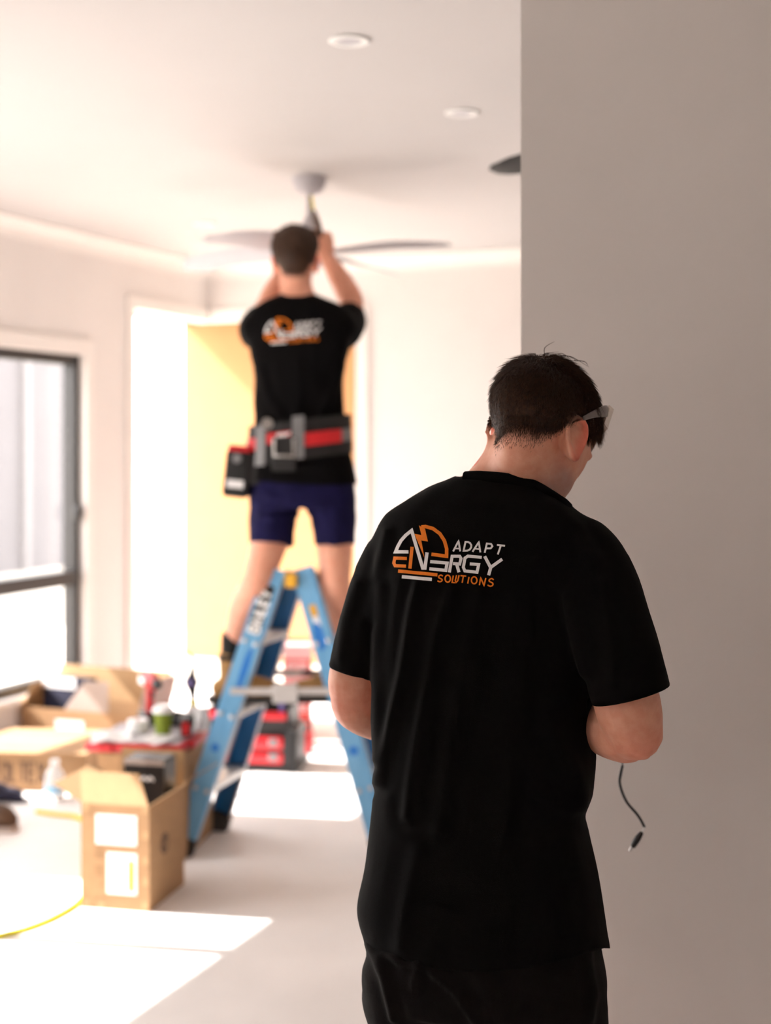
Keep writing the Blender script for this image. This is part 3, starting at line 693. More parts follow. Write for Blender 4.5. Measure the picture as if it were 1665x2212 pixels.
LOGO_O = [([(498, 156), (550, 152), (640, 177), (720, 237), (775, 322), (803, 420), (801, 508), (620, 484)], 42), ([(325, 535), (180, 530), (168, 590), (185, 622), (315, 627)], 38), ([(388, 395), (362, 656)], 40), ([(220, 685), (692, 731)], 40),
 ([(756, 747), (735, 734), (712, 744), (708, 764), (744, 784), (745, 802), (720, 814), (692, 802)], 17), (arc(815, 777, 32, 42, 0, 360, 20), 17), ([(882, 740), (868, 822), (902, 826)], 17), ([(922, 735), (905, 800), (915, 822), (935, 802), (952, 735)], 17), ([(968, 740), (1037, 747)], 17), ([(1003, 744), (988, 828)], 17), ([(1070, 755), (1055, 836)], 17), (arc(1132, 796, 33, 42, 0, 360, 20), 17), ([(1195, 856), (1210, 765), (1250, 861), (1271, 770)], 17), ([(1365, 792), (1345, 776), (1318, 786), (1313, 808), (1353, 830), (1353, 856), (1325, 868), (1292, 852)], 17)]
BOLT = [(470, 138), (500, 255), (415, 238), (535, 525), (498, 318), (578, 332), (543, 180)]
def logo(bvh, f2p, parent):
    for nm, L, mt in (('logo_white', LOGO_W, M_['ink_white']), ('logo_orange', LOGO_O, M_['ink_orange'])):
        b = MB()
        def put(vs, fs):
            out = []
            for v in vs:
                px, py = f2p(*v); d = (pt(px, py, 1.0) - Vector((0, 0, CH))).normalized()
                hit, n_, i, ds = bvh.ray_cast(Vector((0, 0, CH)), d)
                if hit is None: return
                out.append(hit - d * .0011)
            b.add(out, fs)
        for pl, wd in L:
            if wd == 17 and len(pl) == 8: pl = [(q.x, q.y) for q in catmull([Vector(q) for q in pl], 4)]
            put(*ribbon(pl, wd, 14))
        if nm == 'logo_orange':
            put(BOLT, [(0, 1, 6), (1, 5, 6), (1, 4, 5), (1, 2, 4), (2, 3, 4)])
        b.build(nm, mt, parent, world=True, recalc=False)
logo(bvh1, lambda x, y: (820 + x / 5.55, 1110 + y / 5.55), ts)

# shorts
so = MB()
srow = [(1990, 805, 1283, .62, 2.25), (2060, 796, 1293, .64, 2.25), (2120, 786, 1300, .66, 2.25), (2160, 790, 1300, .64, 2.25)]
so.loft(torso_rings(srow, D1, YAW))
so.limb([pt(925, 2080, 2.28), pt(908, 2150, 2.29), pt(934, 2215, 2.30), pt(946, 2330, 2.31)], [(.098, .115), (.094, .115), (.088, .108), (.084, .106)], up=(1, 0, 0), n=28, round_caps=False)
so.limb([pt(1165, 2080, 2.23), pt(1178, 2160, 2.22), pt(1184, 2260, 2.22), pt(1184, 2350, 2.22)], [(.098, .115), (.098, .118), (.092, .112), (.090, .11)], up=(1, 0, 0), n=28, round_caps=False)
sm = fuse(so, 0.006, 8)
SF = [([(800, 2040), (830, 2110), (850, 2200)], .008, 12), ([(905, 2075), (985, 2140), (1035, 2212)], .008, 14), ([(830, 2060), (900, 2090), (895, 2130)], .006, 12), ([(1270, 2060), (1285, 2150), (1270, 2212)], .005, 12), ([(1030, 2090), (1060, 2150)], .005, 18)]
fold_cloth(sm, SF, .004, 0.0, 14, .3)
link('shorts', sm, M_['shorts'], p1, smooth=True, world=True)
for hp in (hipL, hipR):
    b = MB()
    b.limb([Vector((hp.x, hp.y - .05, .062)), Vector((hp.x + .02, hp.y + .08, .058)), Vector((hp.x + .055, hp.y + .2, .045))], [(.046, .055), (.054, .048), (.046, .036)], up=(1, 0, 0))
    b.limb([Vector((hp.x, hp.y - .02, .06)), Vector((hp.x, hp.y - .012, .17))], [.052, .050], up=(1, 0, 0))
    bo = b.build('boot', M_['tan'], p1, smooth=True, world=True)
    MB().bbox(hp.x - .052, hp.x + .085, hp.y - .10, hp.y + .24, 0.0, .022, .008).build('sole', M_['rubber'], bo, world=True)

# safety glasses on the bowed head
g = thing('safety_glasses', 'clear safety glasses with grey arms and amber lens worn by the bowed person', 'glasses', H1 @ Vector((0, .10, .03)))
def lensp(a, v):                                         # a across 0..1, v down 0..1, in head coordinates
    top = Vector((lerp(.005, .076, a), .098 - .058 * a ** 2.4, .106 - .002 * a)); drop = (.020 + .026 * math.sin(math.pi * min(1, max(0, a * .95 + .12))) ** .7)
    return top + Vector((-.010 * a * v, .010 * v, -drop * v))
for s in (-1, 1):
    fx = lambda v: H1 @ Vector((v.x * s, v.y, v.z))
    b = MB(); b.limb([fx(Vector(q)) for q in ((.077, .039, .100), (.0835, .020, .083), (.0845, -.004, .056), (.083, -.024, .030))], [(.0026, .0100), (.0024, .0095), (.002, .006), (.002, .0035)], n=10, up=tuple(H1.to_3x3() @ Vector((1, 0, 0))))
    b.build('temple_arm', M_['temple'], g, smooth=True, world=True)
    b = MB(); rings = []
    for k in range(11):
        o_ = Vector((.001, .002, .0008)); t_, u_ = lensp(k / 10, 0), lensp(k / 10, 1); mid = lensp(k / 10, .5) + Vector((0, .003, 0))
        rings.append([fx(q) for q in (u_, mid, t_, t_ + o_, mid + o_, u_ + o_)])
    b.loft(rings, True); b.build('lens', M_['amber'], g, smooth=40, world=True)
    b = MB(); b.limb([fx(lensp(k / 10, 1) + Vector((0, .001, 0))) for k in range(11)], [.0015] * 11, n=6, sub=2); b.build('lens_rim', M_['clear'], g, smooth=True, world=True)
    b = MB(); b.hexa([fx(Vector(v)) for v in ((.068, .047, .072), (.080, .040, .074), (.082, .052, .074), (.072, .060, .070), (.074, .038, .108), (.083, .030, .106), (.084, .046, .110), (.076, .056, .110))]); b.build('side_shield', M_['clear'], g, world=True)
b = MB(); b.limb([H1 @ Vector((x, lensp(abs(x) / .076, 0).y + .001, .107)) for x in (-.076, -.055, -.03, 0, .03, .055, .076)], [.0026] * 7, n=8); b.build('brow_bar', M_['clear'], g, smooth=True, world=True)

# loose wire hanging from the hands
wp = [pt(1236, 1560, 2.52), pt(1300, 1590, 2.60), pt(1338, 1625, 2.66), pt(1344, 1655, 2.67), pt(1338, 1690, 2.67), pt(1352, 1730, 2.67), pt(1378, 1762, 2.67), pt(1391, 1785, 2.67), pt(1384, 1803, 2.67)]
cb = thing('cable', 'thin black and white low-voltage cable with a plug hanging at the grey wall', 'cable', wp[-1])
MB().limb(wp[:5], [.0016] * 5, n=8, sub=6).build('wire', M_['grey_web'], cb, smooth=True, world=True)
MB().limb(wp[3:8], [.0026] * 5, n=8, sub=6).build('sleeve', M_['black_plastic'], cb, smooth=True, world=True)
MB().limb([wp[6], wp[7], wp[8]], [.0019] * 3, n=8, sub=6).build('wire', M_['white_plastic'], cb, smooth=True, world=True)
MB().limb([pt(1384, 1801, 2.67), pt(1376, 1813, 2.67), pt(1368, 1826, 2.67)], [.0045, .0062, .0055], n=10).build('plug', M_['black_plastic'], cb, smooth=True, world=True)
MB().limb([pt(1367, 1827, 2.67), pt(1361, 1836, 2.67)], [.0032, .0032], n=10).build('plug_tip', M_['chrome'], cb, smooth=True, world=True)

# ------------------------------------------------------------------ blue step ladder
LT = {'nl': (pt(594, 1228, 5.47), pt(386, 1850, 5.38)), 'nr': (pt(651, 1228, 5.47), pt(829, 1850, 5.38)),
      'rl': (pt(642, 1238, 5.73), pt(470, 1790, 5.77)), 'rr': (pt(695, 1238, 5.73), pt(846, 1790, 5.77))}
for k in LT: LT[k][1].z = 0.0
lad = thing('step_ladder', 'blue fibreglass double-sided step ladder straddled by the person in navy shorts', 'ladder', (LT['nl'][1] + LT['rr'][1]) / 2)
lad_ax = ((LT['rl'][1] + LT['rr'][1]) - (LT['nl'][1] + LT['nr'][1])); lad_ax.z = 0; lad_ax.normalize()    # from the near to the rear frame
def lad_at(k, z):
    a, b = LT[k]; q = (a.z - z) / (a.z - b.z); return a + (b - a) * q
def stile_frame(k):
    a, b = LT[k]; y = (a - b).normalized(); s_ = 1 if k[0] == 'n' else -1
    zz = (lad_ax * s_ - y * (lad_ax * s_).dot(y)).normalized()     # towards the other frame
    return y.cross(zz).normalized(), y, zz
stiles = {}
for k in LT:
    a, b = LT[k]; x, y, z = stile_frame(k); L = (a - b).length; Mx = axes(b, x, y, z); hw = .041
    m = MB(); m.prism([(-hw, 0.02), (hw, 0.02), (hw, L), (-hw, L)], .005, Mx)
    m.prism([(-hw, 0.02), (-hw + .005, 0.02), (-hw + .005, L), (-hw, L)], .030, Mx @ Matrix.Translation((0, 0, .004)))
    m.prism([(hw - .005, 0.02), (hw, 0.02), (hw, L), (hw - .005, L)], .030, Mx @ Matrix.Translation((0, 0, .004)))
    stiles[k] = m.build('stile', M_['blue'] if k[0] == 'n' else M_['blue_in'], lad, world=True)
    MB().bbox(-hw - .004, hw + .004, -.012, .075, -.006, .040, .006, Mx).build('foot', M_['rubber'], lad, world=True)
    for sx in (-1, 1):                                    # bright metal strip that paints in the light along each flange edge
        MB().prism([(sx * hw - .0035, .06), (sx * hw + .0035, .06), (sx * hw + .0035, L - .02), (sx * hw - .0035, L - .02)], .006, Mx @ Matrix.Translation((0, 0, .033))).build('lit_edge', M_['alu'], lad, world=True)
STEP_Z = [.262, .540, .815]
for side in 'lr':
    for z in STEP_Z:
        p, q = lad_at('n' + side, z), lad_at('r' + side, z); q.z = p.z
        ax = (q - p).normalized(); u = Vector((0, 0, 1)); x = ax.cross(u).normalized(); Mx = axes(p, x, ax, u); L = (q - p).length
        tr = MB(); tr.bbox(-.042, .042, .006, L - .006, -.028, 0, .004, Mx); tr.build('tread', M_['alu'], lad, world=True)
        for fr in 'nr':
            sx_, sy_, sz_ = stile_frame(fr + side); c0 = lad_at(fr + side, z - .014)
            for sx in (-1, 1):
                c = c0 + sx_ * (sx * .024) - sz_ * .0005
                M2 = axes(c, sx_, sy_, -sz_)
                MB().lathe([(.0095, 0), (.0095, .003), (.005, .005), (.001, .0055)], 14, M2).build('bolt', M_['chrome'], lad, smooth=40, world=True)
top = MB(); c = (LT['nl'][0] + LT['nr'][0] + LT['rl'][0] + LT['rr'][0]) / 4
xx = Vector((lad_ax.y, -lad_ax.x, 0)); Mx = axes(c, xx, lad_ax, Vector((0, 0, 1)))
MB().bbox(-.020, .024, -.155, .155, -.052, .002, .005, Mx).build('top_cap', M_['yellow_plastic'], lad, world=True)
MB().bbox(.066, .092, -.10, .150, -.05, -.002, .004, Mx).build('cap_block', M_['yellow_plastic'], lad, world=True)
for fr, zz, off in (('n', .617, -.012), ('r', .635, .012)):
    a, b = lad_at(fr + 'l', zz), lad_at(fr + 'r', zz); mid = (a + b) / 2; sz_ = stile_frame(fr + 'l')[2]
    for p, q in ((a, mid + Vector((.03, 0, 0))), (b, mid - Vector((.03, 0, 0)))):
        ax = (q - p).normalized(); L = (q - p).length; n_ = Vector((0, 0, 1)).cross(ax).normalized(); Mx = axes(p - sz_ * .010, ax, n_, Vector((0, 0, 1)))
        MB().bbox(-.012, L, -.004, .004, -.013, .013, .002, Mx).build('spreader_bar', M_['alu'], lad, world=True)
    if fr == 'n':
        Mx = axes(mid - sz_ * .018, Vector((1, 0, 0)), Vector((0, 1, 0)), Vector((0, 0, 1)))
        MB().bbox(-.045, .05, -.004, .004, -.045, .030, .003, Mx).build('spreader_plate', M_['alu'], lad, world=True)
# lettering and painted marks on the near stiles
def stile_marks(k, name, lines, wd, mt, along, across, up_flip=1):
    a, b = LT[k]; x, y, z = stile_frame(k); o = lad_at(k, along) + x * across - z * .0012
    xdir = y if up_flip > 0 else -y
    Mx = axes(o, xdir, (-z).cross(xdir), -z)
    return flat_marks(lines, wd, Mx).build(name, mt, lad, world=True, recalc=False)
ln, wd_ = text_lines('BAILEY', .040)
kx, ky, kz = stile_frame('nl')
def text_box(k, along, across, w_, h_, mt, name, lift=.0004):
    a, b = LT[k]; x, y, z = stile_frame(k); o = lad_at(k, along) - z * lift; Mx = axes(o, y, (-z).cross(y), -z)
    MB().box(0, w_, -h_ / 2 + across, h_ / 2 + across, 0, .0004, Mx).build(name, mt, lad, world=True)
text_box('nl', .833, 0.002, .195, .054, M_['black_plastic'], 'name_plate')
x, y, z = stile_frame('nl'); Mx = axes(lad_at('nl', .833) - z * .0010, y, (-z).cross(y), -z) @ Matrix.Translation((.006, -.018, 0))
flat_marks([[(p[0] * .92, p[1]) for p in l_] for l_ in ln], .012, Mx, .0006).build('name_lettering', M_['white_plastic'], lad, world=True, recalc=False)
text_box('nr', .90, 0, .045, .026, M_['yellow_plastic'], 'warning_label'); text_box('nr', .86, 0, .040, .024, M_['paper'], 'warning_label')
def mark(k, along, across, rx, ry):
    x, y, z = stile_frame(k); o = lad_at(k, along) + x * across - z * .0005; Mx = axes(o, x, y, -z)
    MB().prism([(rx * math.cos(2 * math.pi * i / 24), ry * math.sin(2 * math.pi * i / 24)) for i in range(24)], .0005, Mx).build('paint_mark', M_['blue_mark'], lad, world=True)
mark('nl', .405, 0, .017, .017); mark('nr', .393, 0, .019, .019); mark('nl', .705, -.012, .014, .085); mark('nr', .905 - .08, .006, .020, .055)

# ------------------------------------------------------------------ person on the ladder
D2 = 5.60; CX2 = 648
rows2 = [(632, 612, 672, .8, 5.62), (640, 598, 690, .62, 5.61), (650, 572, 722, .5, 5.6), (668, 548, 750, .48, 5.6), (700, 536, 762, .5, 5.6), (740, 538, 758, .55, 5.6), (790, 545, 746, .6, 5.6), (850, 548, 744, .62, 5.6), (905, 550, 745, .64, 5.6), (950, 546, 750, .66, 5.6), (1000, 541, 764, .66, 5.6), (1040, 538, 770, .66, 5.6), (1060, 538, 770, .66, 5.6)]
rsh, rel, rwr = pt(738, 708, 5.60), pt(762, 672, 5.80), pt(706, 556, 5.90)
lsh, lel, lwr = pt(558, 712, 5.60), pt(576, 664, 5.80), pt(624, 578, 5.90)
sh = MB(); sh.loft(torso_rings(rows2, D2, 0.0))
sh.limb([lsh, pt(556, 716, 5.66), pt(560, 708, 5.72), pt(565, 699, 5.77)], [.068, .078, .078, .076], up=(1, 0, 0), n=22)
sh.limb([rsh, pt(740, 712, 5.66), pt(747, 702, 5.72), pt(753, 693, 5.77)], [.068, .080, .080, .079], up=(1, 0, 0), n=22)
me = fuse(sh, 0.007, 6)
cut_open(me, [lambda c, n_: to_px(c)[1] > 1044 + 4 * math.sin(to_px(c)[0] * .02) and c.z < 1.6])
F2 = [([(560, 800), (575, 850), (600, 890)], .006, 10), ([(735, 790), (720, 850), (690, 895)], .006, 10), ([(640, 780), (650, 850), (640, 900)], .004, 12), ([(570, 985), (620, 1005), (700, 1010)], .004, 8)]
fold_cloth(me, F2, .006, .002)
bvh2 = BVHTree.FromPolygons([v.co.copy() for v in me.vertices], [tuple(p.vertices) for p in me.polygons])
shirt2 = solidify(me, .004)
bd = MB()
bd.loft(torso_rings([(r[0] + (8 if r[0] < 700 else 0), r[1] + (16 if r[0] > 960 else 0), r[2] - (18 if r[0] > 960 else 0), r[3] - (.10 if r[0] > 960 else 0), r[4]) for r in rows2[2:]], D2, 0.0, inset=.02))
H2 = head_frame(pt(638, 568, 5.62), rad(2), rad(-14), 0)
add_head(bd, H2, 1.06)
bd.limb([H2 @ Vector((0, -.02, .0)), H2 @ Vector((0, -.02, -.06)), pt(641, 635, 5.62), pt(645, 670, 5.60)], [(.060, .062), (.062, .064), (.070, .068), (.11, .07)], up=(1, 0, 0), n=24)
bd.limb([rsh, pt(750, 696, 5.71), rel], [.048, .048, .048]); bd.limb([pt(764, 666, 5.80), pt(755, 640, 5.82), pt(728, 592, 5.86), rwr], [.043, .050, .042, .031])
bd.limb([lsh, pt(566, 690, 5.71), lel], [.056, .052, .048]); bd.limb([pt(575, 668, 5.80), pt(586, 640, 5.83), pt(604, 608, 5.86), lwr], [.042, .045, .039, .030])
add_hand(bd, hand_M(rwr, (-.16, .15, 1), (.25, -1, .1)), -1, .75)
add_hand(bd, hand_M(lwr, (-.10, .2, 1), (-.2, -1, .1)), 1, .5)
bd.limb([pt(622, 560, 5.91), pt(605, 541, 5.92), pt(580, 538, 5.92)], [.014, .010, .008])
knl, anl = pt(556, 1252, 5.50), pt(502, 1398, 5.60); knr, anr = pt(724, 1256, 5.52), pt(742, 1402, 5.62)
bd.limb([pt(602, 1085, 5.60), pt(585, 1160, 5.55), knl, pt(527, 1312, 5.58), anl, pt(502, 1440, 5.60)], [.080, .074, .060, .058, .038, .040], up=(1, 0, 0))
bd.limb([pt(708, 1085, 5.60), pt(722, 1160, 5.56), knr, pt(732, 1312, 5.60), anr, pt(742, 1440, 5.62)], [.080, .074, .060, .060, .038, .040], up=(1, 0, 0))
bd.limb([pt(498, 1475, 5.60), pt(530, 1483, 5.60), pt(575, 1492, 5.61)], [.04, .036, .026]); bd.limb([pt(742, 1475, 5.62), pt(715, 1483, 5.62), pt(680, 1492, 5.62)], [.04, .036, .026])
body2 = fuse(bd, 0.0055, 3)
tone_layer(body2, head_tone(H2))
p2 = link('person', body2, M_['skin'], smooth=True, recalc=False, label='person in black T-shirt, navy shorts and tan boots standing on the blue ladder', category='person')
origin_to(p2, (pt(620, 1511, 5.6).x, 5.6, .54))
ts2 = link('t_shirt', shirt2, M_['shirt'], p2, smooth=True, world=True)
add_hair(p2, H2, p2, 1.1, 5000, 5, 1.0).build('hair', M_['hair'], p2, smooth=True, world=True, recalc=False)
# the same logo, seen smaller: three matched points give the mapping
import numpy as np
A3 = np.array([[265, 752, 1], [1470, 540, 1], [520, 150, 1]], float)
ax3 = np.linalg.solve(A3, np.array([470, 1072, 550], float)); ay3 = np.linalg.solve(A3, np.array([562, 372, 268], float))
logo(bvh2, lambda x, y: (500 + (ax3 @ (x, y, 1)) / 5.55, 640 + (ay3 @ (x, y, 1)) / 5.55), ts2)
so = MB()
so.loft(torso_rings([(1000, 556, 746, .56, 5.6), (1034, 544, 763, .62, 5.6), (1060, 540, 768, .65, 5.6), (1080, 538, 771, .66, 5.6), (1098, 540, 770, .66, 5.6)], D2, 0.0))
so.limb([pt(596, 1080, 5.60), pt(589, 1120, 5.58), pt(586, 1178, 5.56)], [(.098, .118), (.094, .115), (.086, .105)], up=(1, 0, 0), n=26, round_caps=False)
so.limb([pt(715, 1080, 5.60), pt(721, 1120, 5.58), pt(723, 1178, 5.57)], [(.098, .118), (.090, .115), (.080, .105)], up=(1, 0, 0), n=26, round_caps=False)
sm = fuse(so, .007, 5)
fold_cloth(sm, [([(560, 1115), (600, 1120), (640, 1110)], .006, 7), ([(665, 1105), (700, 1118)], .005, 7), ([(560, 1060), (600, 1075)], .004, 8)], .005, .002, 12)
link('shorts', sm, M_['navy_cloth'], p2, smooth=True, world=True)
for an, kn, sgn in ((anl, knl, 1), (anr, knr, -1)):
    MB().limb([an + Vector((0, 0, .035)), an + Vector((0, 0, -.06))], [.044, .047], n=20).build('sock', M_['sock'], p2, smooth=True, world=True)
    a = Vector((an.x, an.y, .555)); b = MB()
    b.limb([a + Vector((0, 0, .045)), a + Vector((0, 0, .10)), a + Vector((-.002 * sgn, 0, .165))], [(.056, .050), (.052, .048), (.053, .050)], up=(1, 0, 0), n=22)
    b.limb([a + Vector((-.045 * sgn, 0, .045)), a + Vector((.05 * sgn, .0, .055)), a + Vector((.13 * sgn, .005, .045)), a + Vector((.185 * sgn, .008, .038))], [(.042, .040), (.048, .046), (.046, .038), (.034, .028)], up=(0, 1, 0), n=22)
    bm_ = fuse(b, .006, 4); bo = link('boot', bm_, M_['tan'], p2, smooth=True, world=True)
    rr = MB(); out = [(-.10, 0), (-.088, .038), (0, .046), (.10, .052), (.17, .045), (.222, .012), (.222, -.012), (.17, -.04), (.10, -.046), (0, -.042), (-.088, -.036)]
    rr.prism(out if sgn > 0 else [(-p_[0], p_[1]) for p_ in out], .026, Matrix.Translation(a + Vector((0, .004, -.012)))); rr.build('sole', M_['rubber'], bo, world=True)
    lc = MB()
    for i_ in range(4): lc.tube([a + Vector((.050 * sgn + .004 * i_ * sgn, -.05, .06 + .024 * i_)), a + Vector((.056 * sgn, 0, .068 + .024 * i_)), a + Vector((.050 * sgn, .05, .06 + .024 * i_))], .004, 6, 3)
    lc.build('laces', M_['brown'], bo, world=True, kind='stuff')
    cu = MB(); cu.limb([a + Vector((0, 0, .158)), a + Vector((0, 0, .178))], [(.057, .054), (.056, .053)], up=(1, 0, 0), n=20, round_caps=False); cu.build('boot_collar', M_['sock'], bo, smooth=40, world=True)
# glasses pushed up on this head
g = thing('safety_glasses', 'black wrap safety glasses on the head of the person on the ladder', 'glasses', H2 @ Vector((0, .06, .11)))
for s in (-1, 1):
    b = MB(); b.limb([H2 @ Vector(q) for q in ((s * .086, .045, .105), (s * .090, .01, .075), (s * .090, -.02, .045))], [.004, .0035, .003], n=8); b.build('temple_arm', M_['black_plastic'], g, smooth=True, world=True)
b = MB(); b.limb([H2 @ Vector(q) for q in ((-.086, .045, .105), (-.05, .085, .113), (0, .10, .115), (.05, .085, .113), (.086, .045, .105))], [(.003, .016)] * 5, n=10, up=tuple(H2.to_3x3() @ Vector((0, 1, 0)))); b.build('lens', M_['amber'], g, smooth=True, world=True)

# tool belt around the hips
tb = thing('tool_belt', 'black padded tool belt with red bands and a hanging pouch on the ladder worker', 'tool belt', pt(648, 990, 5.6))
def waist(py): return pt(648, py, 5.6), lerp(.184, .190, (py - 905) / 90), lerp(.120, .126, (py - 905) / 90)
def band(name, x0, x1, y0, y1, grow, th, mt, tilt=0.0, parent=tb, n=16):   # strip hugging the hips between two photo columns on the camera side
    f0 = math.asin(max(-1, min(1, (x0 - 648) / 104))); f1 = math.asin(max(-1, min(1, (x1 - 648) / 104))); rings = []
    for k in range(n + 1):
        f = lerp(f0, f1, k / n); col = 648 + 104 * math.sin(f); r4 = []
        for yy, g_ in ((y1, grow), (y0, grow), (y0, grow + th), (y1, grow + th)):
            c, a, b_ = waist(yy); r4.append(c + Vector(((a + g_) * math.sin(f), -(b_ + g_) * math.cos(f), -tilt * (col - 648) / 548)))
        rings.append(r4)
    return MB().loft(rings).build(name, mt, parent, smooth=35, world=True)
rings = []
for k in range(49):
    f = 2 * math.pi * k / 48; r4 = []
    for yy, g_ in ((992, .004), (908, .004), (908, .018), (992, .020)):
        c, a, b_ = waist(yy); r4.append(c + Vector(((a + g_) * math.sin(f), -(b_ + g_) * math.cos(f), .10 * math.sin(f) * .25)))
    rings.append(r4)
MB().loft(rings, False).build('belt_pad', M_['belt'], tb, smooth=35, world=True)
T_ = -.13
band('red_band', 545, 572, 936, 962, .021, .004, M_['belt_red'], T_); rb = band('red_band', 588, 634, 930, 952, .021, .004, M_['belt_red'], T_); band('red_band', 658, 731, 938, 966, .021, .004, M_['belt_red'], T_)
band('badge', 730, 748, 938, 964, .021, .004, M_['grey_web'], T_)
band('keeper', 569, 587, 912, 996, .024, .008, M_['grey_web'], T_); band('keeper', 638, 660, 900, 990, .024, .008, M_['grey_web'], T_)
b = MB(); b.lathe([(.014, 0), (.022, 0), (.022, .008), (.014, .008)], 18, axes(pt(577, 915, 5.44), Vector((1, 0, 0)), Vector((0, 0, 1)), Vector((0, -1, 0)))); b.build('rivet', M_['chrome'], tb, smooth=40, world=True)
hk = MB(); hd = 5.44
hk.limb([pt(592, 950, hd), pt(592, 984, hd), pt(634, 986, hd), pt(634, 950, hd)], [.006] * 4, n=8, sub=1); hk.build('hammer_loop', M_['chrome'], tb, smooth=True, world=True)
MB().bbox(-.048, .048, -.012, .012, -.075, .06, .010, Matrix.Translation(pt(613, 976, 5.452))).build('loop_backing', M_['belt'], tb, world=True)
sq = MB(); c0 = pt(598, 944, 5.435)
v_, f_ = ribbon([(0, 0), (.006, .011), (.012, .003), (.018, .012), (.024, .004), (.030, .013), (.036, .006), (.042, .014), (.052, .016)], .006)
sq.add([(c0.x + p_[0], 5.425, c0.z + p_[1]) for p_ in v_], f_); sq.build('band_lettering', M_['ink_white'], rb, world=True, recalc=False)
po = pt(515, 1020, 5.56)
pb = MB(); pb.bbox(-.050, .048, -.06, .06, -.098, .085, .014, Matrix.Translation(po) @ Matrix.Rotation(rad(6), 4, 'Y')); pch = pb.build('pouch', M_['belt'], tb, smooth=40, world=True)
MB().bbox(-.046, .044, -.055, .055, .07, .105, .010, Matrix.Translation(po) @ Matrix.Rotation(rad(6), 4, 'Y')).build('pouch_rim', M_['red'], pch, world=True)
MB().lathe([(.008, 0), (.019, 0), (.019, .006), (.008, .006)], 18, axes(po + Vector((0, -.062, .055)), Vector((1, 0, 0)), Vector((0, 0, 1)), Vector((0, -1, 0)))).build('grommet', M_['grey_web'], pch, smooth=40, world=True)
MB().bbox(-.034, .030, -.064, -.0605, -.060, -.030, .0015, Matrix.Translation(po) @ Matrix.Rotation(rad(6), 4, 'Y')).build('pouch_label', M_['paper'], pch, world=True)
MB().bbox(.0, .10, -.05, .05, -.05, .07, .012, Matrix.Translation(po)).build('pouch_mount', M_['belt'], tb, world=True)

# screwdriver in the raised hand
sdv = thing('screwdriver', 'screwdriver with yellow shaft and dark handle held up to the white fan', 'screwdriver', pt(687, 488, 5.86))
MB().limb([pt(672, 424, 5.93), pt(678, 458, 5.90)], [.004, .0045], n=8).build('shaft', M_['yellow'], sdv, smooth=True, world=True)
MB().limb([pt(678, 457, 5.90), pt(682, 470, 5.885), pt(688, 490, 5.86), pt(692, 506, 5.85)], [.007, .012, .013, .011], n=12).build('handle', M_['brown'], sdv, smooth=True, world=True)

# ------------------------------------------------------------------ ceiling fans
def fan(cxy, angles, mt, label, hub_z, rmax, canopy_r=.07, pitch=19):
    t = thing('ceiling_fan', label, 'ceiling fan', (cxy[0], cxy[1], CE))
    MB().lathe([(.072, -.001), (.072, -.02), (.066, -.045), (.048, -.066), (.020, -.074), (.002, -.074)], 36).build('canopy', mt, t, smooth=40)
    MB().lathe([(.013, -.06), (.013, hub_z + .12)], 16).build('downrod', mt, t, smooth=40)
    MB().lathe([(.014, hub_z + .15), (.026, hub_z + .13), (.050, hub_z + .07), (.072, hub_z + .03), (.094, hub_z + .012), (.100, hub_z - .01), (.098, hub_z - .045), (.07, hub_z - .065), (.002, hub_z - .07)], 36).build('motor_housing', mt, t, smooth=40)
    for a in angles:
        rings = []; X = Vector((math.cos(rad(a)), math.sin(rad(a)), 0)); Y = Vector((-math.sin(rad(a)), math.cos(rad(a)), 0))
        for k in range(15):
            q = k / 14; r = lerp(.07, rmax, q); wd = lerp(.028, .072, sst(0, .45, q)) * (math.sqrt(max(0.0, 1 - sst(.80, 1.02, q) ** 2)) if q > .8 else 1) + .003
            pi_ = rad(lerp(pitch * 1.5, pitch * .7, q)); zc = hub_z - .012 + .020 * math.sin(q * math.pi) - .018 * q
            c = X * r + Y * (.05 * math.sin(q * math.pi * .9)); w_ = Y * math.cos(pi_) + Vector((0, 0, math.sin(pi_))); n_ = Vector((0, 0, math.cos(pi_))) - Y * math.sin(pi_)
            rings.append([c + Vector((0, 0, zc)) + w_ * u * wd + n_ * v for u, v in ((-1, 0), (-.5, .005), (.5, .006), (1, .001), (.5, -.003), (-.5, -.003))])
        MB().loft(rings).build('blade', mt, t, smooth=50)
    return t
fan((pt(668, 540, 6.07).x, 6.07), (56, 146, 236, 326), M_['white_gloss'], 'white four-blade ceiling fan being fitted by the person on the ladder', -.315, .69)
bc = fl(1060, 338, 2.46)
fan((bc.x + .60, bc.y + .12), (192, 264, 336, 48, 120), M_['black_gloss'], 'black ceiling fan whose blade tip shows past the grey wall edge', -.25, .62)

